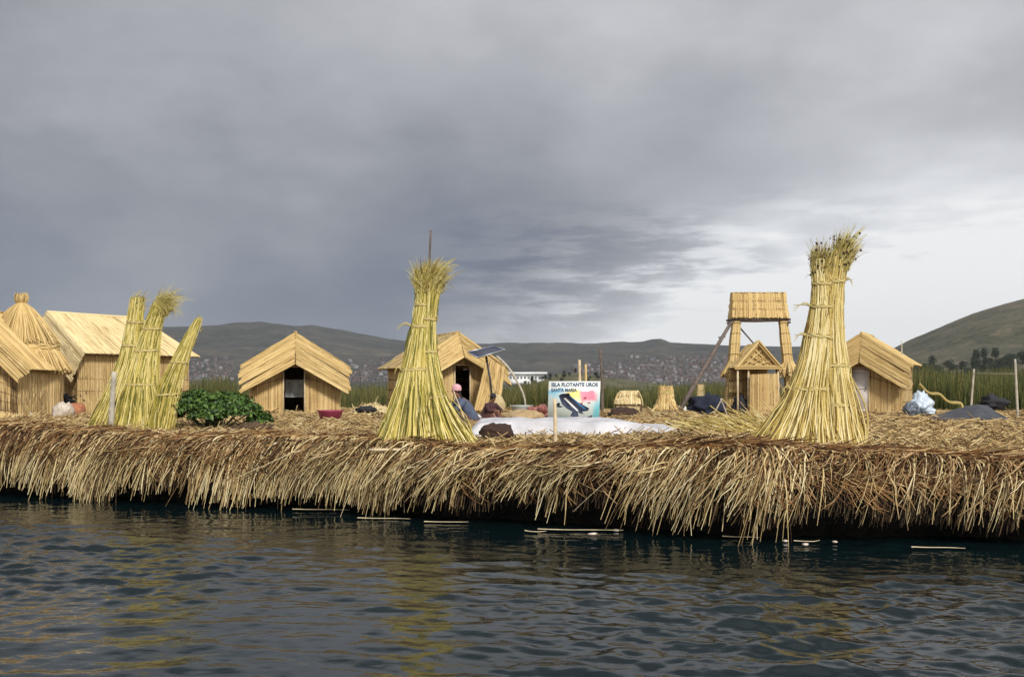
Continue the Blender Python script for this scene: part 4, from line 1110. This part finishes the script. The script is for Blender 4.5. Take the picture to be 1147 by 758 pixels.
        o2 = bpy.data.objects.new('lettering', me); COL.objects.link(o2); o2.parent = t
    blu2 = plain('lettering_paint', (.02,.07,.16), .5, .1)
    text('ISLA FLOTANTE UROS', .05, .125, .125, .90); text('SANTA MARIA', .05, .255, .115, .50)
    mb = MB()
    for x in (-.3, .3): mb.tubes(np.array([[x*1., .13, H*.8], [x, .35, -.1]]), .02, 6, cap=True)
    mb.build('prop', M['wood'], t)
    p = G(622, 500); mb = MB(); mb.tubes(sag_line([(0, 0, -.05), (.0, 0, .4), (-.015, 0, .82)], 8), np.linspace(.036, .030, 8), 9, cap=True)
    tag(mb.build('wooden_post', M['palewood'], loc=p), 'short pale peeled post standing in front of the signboard', 'post')
sign()

# poles behind the sign and elsewhere
def pole(pxb, pyb, pxt, pyt, rad, mat, label, d=None, bend=0, name='wooden_pole'):
    b = G(pxb, pyb) if d is None else at(pxb, pyb, d)
    if d is not None: b.z = GZ-.02
    e = at(pxt, pyt, b.y)-b
    mb = MB(); mb.tubes(sag_line([(0, 0, -.05), tuple(e*.5+Vector((bend, 0, 0))), tuple(e)], 10), np.linspace(rad, rad*.75, 10), 8, cap=True)
    return tag(mb.build(name, M[mat], loc=b), label, 'pole')
pole(650, 466, 649, 403, .06, 'palewood', 'pale upright pole above the middle of the signboard')
pole(657, 465, 656, 408, .05, 'hut', 'thinner upright pole just right of the pale one above the signboard')
pole(674.5, 463, 672, 390, .058, 'wood', 'tallest dark pole, beside the right edge of the signboard', bend=.04)
pole(1011, 463, 1010, 382, .03, 'greywood', 'thin pole rising behind the hut with the grey door')
p1 = pole(1087, 462, 1091, 413, .045, 'greywood', 'left upright pole of the frame over the dark tarpaulin')
p2 = pole(1140, 469, 1137, 402, .045, 'greywood', 'right upright pole of the frame over the dark tarpaulin')
a_, b_ = at(1090, 418, p1.location.y), at(1138, 418.5, p2.location.y)
mb = MB(); mb.tubes(np.array([(0, 0, 0), tuple((b_-a_)*.5), tuple(b_-a_)]), .013, 6, cap=True); tag(mb.build('crossbar', M['greywood'], loc=a_), 'thin crossbar joining the two poles at the right', 'pole')
# bent pole near the solar panel
mb = MB(); b = at(590, 448, 39.); b.z = GZ
pts = [(0, 0, 0)]+[tuple(at(px, py, 39.)-b) for px, py in ((586, 441), (575, 420), (566, 408), (556, 399))]
mb.tubes(sag_line(pts, 16), np.linspace(.03, .055, 16), 7, cap=True)
tag(mb.build('bent_pole', M['greywood'], loc=b), 'bent grey pole leaning left towards the solar panel', 'pole')
# curved reed prow at the right
mb = MB(); b = at(1078, 460, 41.); b.z = GZ; P = sag_line([tuple(at(px, py, 41.)-b) for px, py in ((1030, 430), (1040, 440), (1052, 441.5), (1062, 450), (1076, 452), (1078, 461))], 30)
for j in range(7): mb.tubes(P+rng.normal(0, .018, 3), np.linspace(.016, .026, 30), 5)
tag(mb.build('reed_rope', M['tie'], loc=b), 'thick curving rope of twisted reed right of the hut with the grey door', 'rope')

# ------------------------------------------------------------------ solar panel
def solar():
    b = G(553, 468); d = b.y; k = d/F
    t = thing('solar_panel', 'dark blue solar panel tilted on a thin leaning pole', 'solar panel', b)
    L = lambda px, py, dy=0: np.array(at(px, py, d+dy)-b)
    mb = MB(); mb.tubes(np.array([[0, 0, -.02], L(549, 425), L(544.5, 399)]), .035, 8, cap=True); mb.build('pole', plain('dark_steel', (.05,.05,.055), .5, .2, metal=.6), t)
    A, B, C, D = L(526, 399.5, -.25), L(557.5, 397, -.45), L(566, 389, .25), L(535, 391, .45)
    A, B, C, D = L(524, 394, -.1), L(534.5, 400.5, -.5), L(566, 391.5, -.1), L(553, 387.5, .45)
    n = np.cross(B-A, D-A); n /= np.linalg.norm(n)
    if n[2] < 0: n = -n
    mb = MB()
    lo = -n*.03
    v = [A, B, C, D, A+lo, B+lo, C+lo, D+lo]
    mb.add(v, [(0, 1, 2, 3), (7, 6, 5, 4), (0, 4, 5, 1), (1, 5, 6, 2), (2, 6, 7, 3), (3, 7, 4, 0)]); mb.build('frame', plain('panel_back', (.055,.06,.085), .5, .15), t)
    m, nt, bb = new_mat('solar_cells'); bb.inputs['Base Color'].default_value = (.02, .03, .09, 1); bb.inputs['Roughness'].default_value = .12
    mb = MB(); c = (A+B+C+D)/4; up = n*.006
    q = [c+(p-c)*.95+up for p in (A, B, C, D)]
    for i in range(6):
        for j in range(4):
            f_ = lambda u, w_: (q[0]*(1-u)+q[3]*u)*(1-w_)+(q[1]*(1-u)+q[2]*u)*w_
            mb.add([f_(i/6+.008, j/4+.008), f_(i/6+.008, (j+1)/4-.008), f_((i+1)/6-.008, (j+1)/4-.008), f_((i+1)/6-.008, j/4+.008)], [(0, 1, 2, 3)])
    mb.build('solar_cells', m, t)
    mb = MB()
    for P0, P1 in ((A, B), (B, C), (C, D), (D, A)): mb.tubes(np.array([P0, P1]), .022, 5, cap=True)
    mb.build('rim', plain('aluminium_rim', (.45,.46,.48), .4, .1, metal=.8), t)
    mb = MB(); mb.blob((0, 0, .30), (.24, .2, .36), amp=.2, seg=18, rings=12, seed=2)
    tag(mb.build('grain_sack', plain('beige_sackcloth', (.50,.40,.22), .9, .2, 8, .5, 40), loc=G(557, 469), smooth=True), 'upright beige sack at the foot of the solar panel pole', 'sack')
solar()

# ------------------------------------------------------------------ white sheet, mats and bundles
def sheet():
    # low mattress of reeds wrapped in white plastic, tapering towards the back right
    c = G(640, 489); r = np.random.default_rng(6)
    nx, ny = 150, 46; x0, x1 = (523-640)/F*c.y, (790-640)/F*c.y
    xs = np.linspace(x0, x1, nx); vs = np.linspace(0, 1, ny)
    V = []
    for v in vs:
        for X in xs:
            s = (X-x0)/(x1-x0)
            front = .95*smooth(.55, 1, s)+.05*math.sin(s*9)
            depth = 2.3-1.3*smooth(.55, 1, s)
            Y = front+v*depth
            prof = min(1, (v/.10))**.5*min(1, ((1-v)/.1))**.6
            ends = min(1, s/.05)**.5*min(1, (1-s)/.12)**.7
            h = (.27-.10*smooth(.5, 1, s)+.012*math.sin(s*13))*prof*ends
            w_ = mnoise.fractal(Vector((X*1.3, Y*3.2, 1)), 1, 2, 4)*.015+abs(mnoise.fractal(Vector((X*1.6+Y*1.0, Y*5.5, 5)), 1, 2, 4))*.03
            zz = float(gz(X+c.x, Y+c.y))-c.z
            V.append((X, Y+mnoise.noise(Vector((X*2, 0, 3)))*.12*(v < .5), zz+.015+h+w_*prof*ends))
    idx = np.arange(nx*ny).reshape(ny, nx); f = np.stack([idx[:-1, :-1], idx[:-1, 1:], idx[1:, 1:], idx[1:, :-1]], -1).reshape(-1, 4)
    mb = MB(); mb.add(np.array(V), f)
    m = plain('white_plastic_sheet', (.56,.55,.58), .42, .22, 1.6, 1.0, 10)
    tag(mb.build('white_sheet', m, loc=c, smooth=True), 'wide creased white plastic sheet spread over a low pile in front of the signboard', 'sheet')
    def lump(px, py, w, h, dep, label, name, cat, col, seed, lift=0, amp=.18, rough=.9, var=.3, dz=None):
        o = G(px, py) if dz is None else at(px, py, dz)
        k = o.y/F
        mb = MB(); mb.blob((0, 0, h*k*.42), (w*k/2, dep, h*k*.62), amp=amp, freq=2.4, seg=30, rings=20, seed=seed, flat=-.02)
        return tag(mb.build(name, plain(name+'_cloth', col, rough, var, 9, .6, 22), loc=o+Vector((0, 0, lift)), smooth=True), label, cat)
    lump(557, 493, 38, 17, .22, 'dark brown bundle lying against the front of the white sheet', 'brown_bundle', 'bundle', (.045, .022, .016), 1, lift=.02)
    lump(700, 470, 36, 13, .35, 'dark brown roll behind the white sheet, below the miniature reed house', 'brown_roll', 'bundle', (.05, .026, .018), 2, lift=.0)
    lump(790, 466, 38, 23, .5, 'dark navy cloth heap in front of the small pale stook', 'navy_cloth_heap', 'cloth', (.012, .016, .035), 3, amp=.3)
    lump(764, 463, 10, 9, .12, 'small white bag at the foot of the climbing pole', 'white_bag', 'bag', (.75, .75, .75), 4, var=.1)
    lump(410, 466, 22, 7, .3, 'black cloth lying on the pale straw heap', 'black_cloth_piece', 'cloth', (.02, .02, .022), 5, lift=.18)
    lump(587, 473, 46, 14, .9, 'folded tan blanket behind the left part of the white sheet', 'tan_blanket', 'blanket', (.42, .29, .15), 6, amp=.1)
    lump(605, 469, 28, 12, .3, 'crumpled red and pink cloth pile left of the signboard', 'red_cloth_pile', 'cloth', (.26, .10, .085), 12, amp=.6, var=.7)
    lump(534, 473, 14, 7, .3, 'white bundle lying beside the person with the pink hat', 'white_cloth', 'cloth', (.7, .7, .72), 8, amp=.2, var=.1)
    # grey tub
    def tub(px, py, w, h, col, label, name='plastic_tub', inner=(.1, .1, .1)):
        o = G(px, py); k = o.y/F; r0 = w*k/2
        t = thing(name, label, 'tub', o)
        mb = MB(); mb.lathe([(0.001, .012), (r0*.80, .012), (r0*.98, h*k), (r0*1.06, h*k+.01), (r0*1.06, h*k-.02), (r0, h*k-.04), (r0*.82, 0), (.001, 0)], 32)
        mb.build('body', plain(name+'_plastic', col, .4, .1), t, smooth=False)
        mb = MB()
        for s in (-1, 1): mb.tubes(sag_line([(s*r0*1.03, -.07, h*k-.02), (s*(r0*1.03+.05), 0, h*k+.01), (s*r0*1.03, .07, h*k-.02)], 8), .012, 5)
        mb.build('handle', bpy.data.materials[name+'_plastic'] if name+'_plastic' in bpy.data.materials else M['wood'], t)
    tub(370, 471, 27, 11, (.27, .035, .085), 'magenta red plastic tub on the straw right of the clear-standing hut', 'red_tub')
    tub(584, 466, 22, 12, (.42, .46, .45), 'pale grey tub behind the tan blanket', 'grey_tub')
    # plastic bags by the right hut
    bagm = plain('blue_white_plastic_bag', (.52,.60,.70), .35, .35, 5, .9, 12)
    for i, (px, py, w, h, lab) in enumerate([(1033, 465, 24, 26, 'tall bluish white plastic bag beside the right corner of the hut with the grey door'), (1020, 465, 15, 14, 'smaller dark and white bag leaning on the hut corner'), (1040, 466, 12, 10, 'low white bag in front of the tall bluish bag')]):
        o = G(px, py); k = o.y/F; mb = MB(); mb.blob((0, 0, h*k*.4), (w*k/2, .3, h*k*.6), amp=.28, freq=2.0, seg=34, rings=24, seed=20+i, flat=-.02)
        mats = bagm if i != 1 else plain('dark_bag', (.12, .14, .18), .4, .5, 7, .5)
        tag(mb.build('plastic_bag', mats, loc=o), lab, 'bag', 'bags beside the right hut')
    # dark tarpaulin
    o = G(1100, 471); k = o.y/F; V = []; nx, ny = 60, 30
    for j in range(ny):
        for i in range(nx):
            u = i/(nx-1); v = j/(ny-1); X = (-38+u*78)*k; Y = v*2.6
            hgt = (17*k)*(np.interp(u, [0, .25, .68, .85, 1], [0, .35, 1, .9, .0]))*math.sin(math.pi*min(1, v*.62+.0))**.8
            V.append((X+v*.3, Y, .02+hgt+mnoise.fractal(Vector((X*1.4, Y*1.4, 3)), 1, 2, 4)*.05))
    idx = np.arange(nx*ny).reshape(ny, nx); f = np.stack([idx[:-1, :-1], idx[:-1, 1:], idx[1:, 1:], idx[1:, :-1]], -1).reshape(-1, 4)
    mb = MB(); mb.add(np.array(V), f); tag(mb.build('dark_tarpaulin', plain('charcoal_tarpaulin', (.055,.058,.07), .6, .25, 2, .4, 8), loc=o, smooth=True), 'charcoal tarpaulin spread over a low heap between the two poles at the right', 'tarpaulin')
    o = G(1134, 470); mb = MB(); mb.blob((0, 1.2, .50), (.45, .3, .2), amp=.5, seed=9, seg=20, rings=14); tag(mb.build('black_cloth_piece', bpy.data.materials['black_cloth'], loc=o, smooth=True), 'black bundle on top of the charcoal tarpaulin', 'cloth')
sheet()

# stooks
def stook(px, py, wb, wt, h, label, seed, mat='hut', top=.06):
    o = G(px, py); k = o.y/F
    t = thing('reed_stook', label, 'stook', o)
    sheaf_bundle(t, [(0, 0, 0), (0, 0, h*k*.5), (0, 0, h*k)], 420, 0, [(0, wb*k/2), (.25, wb*k*.36), (.6, wt*k*.55), (1, wt*k*.5)], [M[mat]], seed, rad=.018, ties=[(.78, 0, .03, 0)], tuftn=60, tuft_len=.12, tuft_r=.012)
stook(746, 466, 34, 15, 34, 'squat pale stook of cut reeds right of the miniature reed house', 41, 'hut')
stook(785, 462, 20, 6, 30, 'small pale stook behind the navy cloth heap', 42, 'hutpale')

# miniature reed house
def mini():
    o = G(705, 464)+Vector((0, 0, .14)); k = o.y/F
    t = thing('miniature_reed_house', 'miniature golden reed house above the dark brown roll', 'model house', o, R(-12))
    w, h = 30*k/2, 24*k
    gold = [M['hutpale'], M['back'], M['seam']]
    mb = MB(); q = .28
    for s, C in ((-1, None), (1, None)):
        A = (-w*.7, 0, h*.95); B = (-w, s*.5, h*.35); C = (w, s*.5, h*.35); D = (w*.7, 0, h*.95)
        p = (D, C, B, A) if s < 0 else (A, B, C, D)
        panel(mb, *p, seams=[.5], spacing=.03, bulge=.05)
    mb.build('roof', gold, t)
    mb = MB(); mb.box((0, 0, h*.18), (w*.85, .4, h*.22), 1)
    panel(mb, (-w*.85, -.42, 0), (-w*.85, -.42, h*.4), (w*.85, -.42, h*.4), (w*.85, -.42, 0), spacing=.03, back=False)
    mb.build('wall', gold, t)
    mb = MB()
    for s in (-1, 1):
        P = sag_line([(s*w*1.0, -.3, h*.3), (s*w*.92, -.3, h*.6), (s*w*.7, -.3, h*.9)], 8)
        for j in range(6): mb.tubes(P+rng.normal(0, .02, 3), .02, 4)
    mb.build('edge_roll', gold[:1], t)
mini()
# clay oven, basket and pot by the conical hut
def left_clutter():
    clay = plain('fired_clay', (.36,.14,.07), .85, .3, 8, .4); pale = plain('pale_stone', (.52,.45,.37), .9, .25, 8, .5); blk = bpy.data.materials['black_cloth']
    o = G(84, 467); mb = MB(); mb.lathe([(.001, 0), (.28, 0), (.33, .2), (.30, .38), (.2, .44), (.17, .42), (.25, .34), (.001, .30)], 24)
    tag(mb.build('clay_pot', clay, loc=o), 'reddish clay pot between the conical hut and the drooping double sheaf', 'pot')
    o = G(71, 469); mb = MB(); mb.blob((0, 0, .2), (.32, .28, .30), amp=.25, seed=7); tag(mb.build('pale_stone', pale, loc=o, smooth=True), 'pale rounded stone left of the clay pot', 'stone')
    o = G(77, 466); mb = MB(); mb.blob((0, .1, .60), (.55, .35, .17), amp=.5, seed=8, seg=30, rings=18); mb.box((0, .12, .3), (.3, .15, .3))
    tag(mb.build('black_cloth_piece', blk, loc=o, smooth=True), 'black cloth draped on a stand above the clay pot', 'cloth')
    o = G(53, 466); mb = MB(); mb.lathe([(.001, 0), (.18, 0), (.21, .45), (.19, .45), (.16, .03), (.001, .02)], 20); tag(mb.build('teal_barrel', plain('teal_plastic', (.05,.17,.19), .5, .2), loc=o+Vector((.0, .2, 0))), 'teal plastic barrel in the doorway of the conical hut', 'barrel')
    o = G(28, 468); mb = MB(); mb.blob((0, 0, .1), (.2, .15, .14), amp=.3, seed=17); tag(mb.build('grey_stone', pale, loc=o, smooth=True), 'small grey stone before the left-edge hut', 'stone')
left_clutter()
# cloth hung inside the centre-left hut
o = G(329, 463); mb = MB(); V = []
for j in range(12):
    for i in range(12): V.append(((i/11-.5)*.95, .9+.05*math.sin(i*1.7), .55+j/11*.62))
idx = np.arange(144).reshape(12, 12); mb.add(np.array(V), np.stack([idx[:-1, :-1], idx[:-1, 1:], idx[1:, 1:], idx[1:, :-1]], -1).reshape(-1, 4))
tag(mb.build('hanging_cloth', plain('grey_cloth', (.45,.47,.47), .8, .3, 6), loc=o, smooth=True), 'grey cloth hanging inside the doorway of the clear-standing hut', 'cloth')

# ------------------------------------------------------------------ people
def person(o, rz, label, colors, hat, bent=.35, sc=1.):
    """Sitting on the ground, knees drawn up, leaning forward; faces local -y."""
    skin = plain('skin', (.22, .11, .065), .6, .1)
    t = thing('person', label, 'person', o, rz); t.scale = (sc, sc, sc)
    J = {}; E = []
    def j(n, p, r): J[n] = (Vector(p), r)
    lean = bent
    j('pelvis', (0, 0, .13), .15); j('belly', (0, -.03-lean*.1, .28), .135); j('chest', (0, -.05-lean*.35, .46), .145); j('neck0', (0, -.06-lean*.5, .585), .065)
    j('neck1', (0, -.08-lean*.6, .65), .055); j('jaw', (0, -.11-lean*.68, .70), .068); j('head', (0, -.10-lean*.70, .775), .094); j('crown', (0, -.085-lean*.68, .85), .07)
    j('nose', (0, -.205-lean*.72, .755), .014)
    ch = ['pelvis', 'belly', 'chest', 'neck0', 'neck1', 'jaw', 'head', 'crown']
    E += list(zip(ch, ch[1:])); E.append(('head', 'nose'))
    for s, n in ((-1, 'l'), (1, 'r')):
        j('sh'+n, (s*.17, -.05-lean*.42, .54), .062); j('el'+n, (s*.25, -.24-lean*.5, .36), .045); j('wr'+n, (s*.12, -.46-lean*.4, .33), .028); j('pa'+n, (s*.10, -.53-lean*.4, .32), .030)
        E += [('chest', 'sh'+n), ('sh'+n, 'el'+n), ('el'+n, 'wr'+n), ('wr'+n, 'pa'+n)]
        for q in range(4):
            dx = (q-1.5)*.019; ln = (.07, .08, .075, .06)[q]
            j(f'f{q}a'+n, (s*.10+dx, -.565-lean*.4-ln*.35, .318), .009); j(f'f{q}b'+n, (s*.10+dx, -.575-lean*.4-ln*.8, .295), .008)
            E += [('pa'+n, f'f{q}a'+n), (f'f{q}a'+n, f'f{q}b'+n)]
        j('ta'+n, (s*.10-s*.045, -.53-lean*.4, .33), .010); j('tb'+n, (s*.10-s*.055, -.565-lean*.4, .322), .009); E += [('pa'+n, 'ta'+n), ('ta'+n, 'tb'+n)]
        j('hip'+n, (s*.10, -.03, .12), .11); j('kn'+n, (s*.14, -.42, .34), .07); j('an'+n, (s*.12, -.58, .06), .045); j('to'+n, (s*.13, -.74, .035), .035)
        E += [('pelvis', 'hip'+n), ('hip'+n, 'kn'+n), ('kn'+n, 'an'+n), ('an'+n, 'to'+n)]
    names = list(J); me = bpy.data.meshes.new('body'); me.from_pydata([J[n][0] for n in names], [(names.index(a), names.index(b)) for a, b in E], [])
    ob = bpy.data.objects.new('body', me); COL.objects.link(ob)
    bpy.context.view_layer.objects.active = ob
    md = ob.modifiers.new('skin', 'SKIN'); md.use_smooth_shade = True
    for i, n in enumerate(names): me.skin_vertices[0].data[i].radius = (J[n][1], J[n][1])
    me.skin_vertices[0].data[names.index('pelvis')].use_root = True
    ms = ob.modifiers.new('sub', 'SUBSURF'); ms.levels = 1; ms.render_levels = 1
    bpy.context.view_layer.update()
    m2 = bpy.data.meshes.new_from_object(ob.evaluated_get(bpy.context.evaluated_depsgraph_get())); bpy.data.objects.remove(ob)
    m2.materials.clear(); m2.materials.append(skin)
    bo = bpy.data.objects.new('body', m2); COL.objects.link(bo); bo.parent = t
    hd = J['head'][0]
    # face
    dk = plain('eye_dark', (.02, .012, .01), .4, .1)
    for s in (-1, 1):
        mb = MB(); mb.blob((hd.x+s*.034, hd.y-.088, hd.z+.01), (.011, .008, .007), seg=8, rings=6, amp=0); mb.build('eye', dk, bo)
    mb = MB(); mb.blob((hd.x, hd.y-.088, hd.z-.052), (.024, .009, .005), seg=8, rings=6, amp=0); mb.build('mouth', plain('lip', (.20, .06, .05), .5, .1), bo)
    for s in (-1, 1):
        mb = MB(); mb.blob((hd.x+s*.093, hd.y, hd.z), (.012, .02, .03), seg=8, rings=6, amp=.1); mb.build('ear', skin, bo)
    # hair, with two braids
    mb = MB(); mb.blob((hd.x, hd.y+.022, hd.z+.025), (.102, .098, .10), seg=18, rings=12, amp=.05)
    for s in (-1, 1): mb.tubes(sag_line([(s*.07, hd.y+.06, hd.z-.03), (s*.08, hd.y+.13, hd.z-.2), (s*.06, hd.y+.17, hd.z-.36)], 10), .018+.004*np.sin(np.arange(10)*2), 6, cap=True)
    mb.build('hair', plain('black_hair', (.012, .01, .01), .5, .1), t, smooth=True)
    # jacket / shawl
    cj = plain('jacket_cloth_%d' % len(bpy.data.materials), colors[0], .9, .25, 9, .6, 18); cs = plain('skirt_cloth_%d' % len(bpy.data.materials), colors[1], .9, .3, 9, .6, 18)
    V = []; nr, ns = 12, 28
    prof = [(.0, .075, .61, 0), (.1, .10, .595, 0), (.25, .19, .55, 0), (.45, .235, .44, 0), (.7, .245, .30, 0), (.88, .26, .18, 0), (1, .275, .12, 0)]
    cen = lambda z: np.interp(z, [.12, .28, .46, .585], [0, -.03-lean*.1, -.05-lean*.35, -.06-lean*.5])
    for p in prof:
        for i in range(ns):
            a = 2*math.pi*i/ns; wr = 1+.04*math.sin(a*5+p[0]*7)
            V.append((p[1]*wr*math.cos(a)*(1.05), cen(p[2])+p[1]*wr*math.sin(a)*.80, p[2]))
    fs = [(k*ns+i, k*ns+(i+1) % ns, (k+1)*ns+(i+1) % ns, (k+1)*ns+i) for k in range(len(prof)-1) for i in range(ns)]
    mb = MB(); mb.add(V, fs)
    for n in 'lr':
        mb.tubes(sag_line([J['sh'+n][0], J['el'+n][0], J['el'+n][0].lerp(J['wr'+n][0], .8)], 10), np.linspace(.082, .05, 10), 12, cap=False)
    mb.build('jacket', cj, t, smooth=True)
    # skirt over drawn-up knees
    V = []; nx = 26; ny = 22
    for jn in range(ny):
        for i in range(nx):
            v = jn/(ny-1); a = (i/(nx-1)-.5)*math.pi*1.25
            ycen = .12-v*.74; rad = .29-.03*v
            ztop = np.interp(v, [0, .35, .62, 1], [.22, .30, .43, .10])
            V.append((rad*math.sin(a)*(1+.05*math.sin(i*2+v*6)), ycen, max(.015, ztop*math.cos(a*.78))))
    idx = np.arange(nx*ny).reshape(ny, nx); mb = MB(); mb.add(np.array(V), np.stack([idx[:-1, :-1], idx[:-1, 1:], idx[1:, 1:], idx[1:, :-1]], -1).reshape(-1, 4))
    mb.build('skirt', cs, t, smooth=True)
    mb = MB(); mb.lathe(hat[1], 26, c=(hd.x, hd.y+.01, hd.z)); mb.build('hat', plain('hat_cloth_%d' % len(bpy.data.materials), hat[0], .8, .15), t, smooth=True)
    return t
knit = [(.108, .0), (.113, .04), (.105, .09), (.08, .125), (.03, .15), (.001, .152)]
bowler = [(.001, .15), (.06, .145), (.09, .11), (.10, .05), (.115, .045), (.175, .035), (.175, .028), (.10, .035)]
o = G(527, 475); 
person(o, R(-70), 'person in a pink knitted cap and slate blue jacket sitting near the hut door', [(.075, .095, .15), (.10, .055, .06)], ((.68, .36, .40), knit), .35, 1.12)
o = G(546, 471)
person(o, R(40), 'person in a dark brimmed hat and reddish brown clothes near the solar panel', [(.055, .022, .028), (.10, .035, .03)], ((.015, .015, .022), bowler), .3, .88)
# loose sticks
def stick(p0, p1, d0, d1, rad, mat, label):
    a = at(*p0, d0); b = at(*p1, d1); mb = MB(); e = b-a
    mb.tubes(sag_line([(0, 0, 0), tuple(e*.5+Vector((0, 0, .015))), tuple(e)], 8), np.linspace(rad, rad*.7, 8), 7, cap=True)
    tag(mb.build('stick', M[mat], loc=a), label, 'stick')
def on_ground(px, py): q = G(px, py); return q.y
stick((523, 477), (508, 438), on_ground(523, 477), on_ground(523, 477)+.2, .018, 'palewood', 'pale stick leaning between the greenish sheaf and the person in the pink cap')
stick((798, 467), (809, 446), on_ground(798, 467), on_ground(798, 467), .028, 'greywood', 'left grey stick of a crossed pair in front of the navy cloth heap')
stick((815, 466), (807, 446), on_ground(815, 466), on_ground(815, 466), .022, 'greywood', 'right grey stick of a crossed pair in front of the navy cloth heap')
stick((592, 470), (612, 456), on_ground(592, 470), on_ground(592, 470)+.3, .026, 'palewood', 'pale stick poking up from the red cloth pile')
stick((535, 481), (553, 470), on_ground(535, 481), on_ground(535, 481)+1.5, .022, 'greywood', 'grey stick lying at the left end of the white sheet')
# ------------------------------------------------------------------ haze
hz = MB(); lo = np.array([-9000., -420, -2.5]); hi = np.array([9000., 9000, 520])
hz.box((lo+hi)/2, (hi-lo)/2); m = bpy.data.materials.new('haze'); m.use_nodes = True; nt = m.node_tree; nt.nodes.clear()
out = nt.nodes.new('ShaderNodeOutputMaterial'); pv = nt.nodes.new('ShaderNodeVolumePrincipled'); pv.inputs['Color'].default_value = (.86, .90, 1., 1); pv.inputs['Density'].default_value = .000045; pv.inputs['Anisotropy'].default_value = .1
nt.links.new(pv.outputs[0], out.inputs['Volume'])
hzo = hz.build('haze', m); kind(hzo, 'stuff'); hzo['label'] = 'thin bluish haze over the lake'
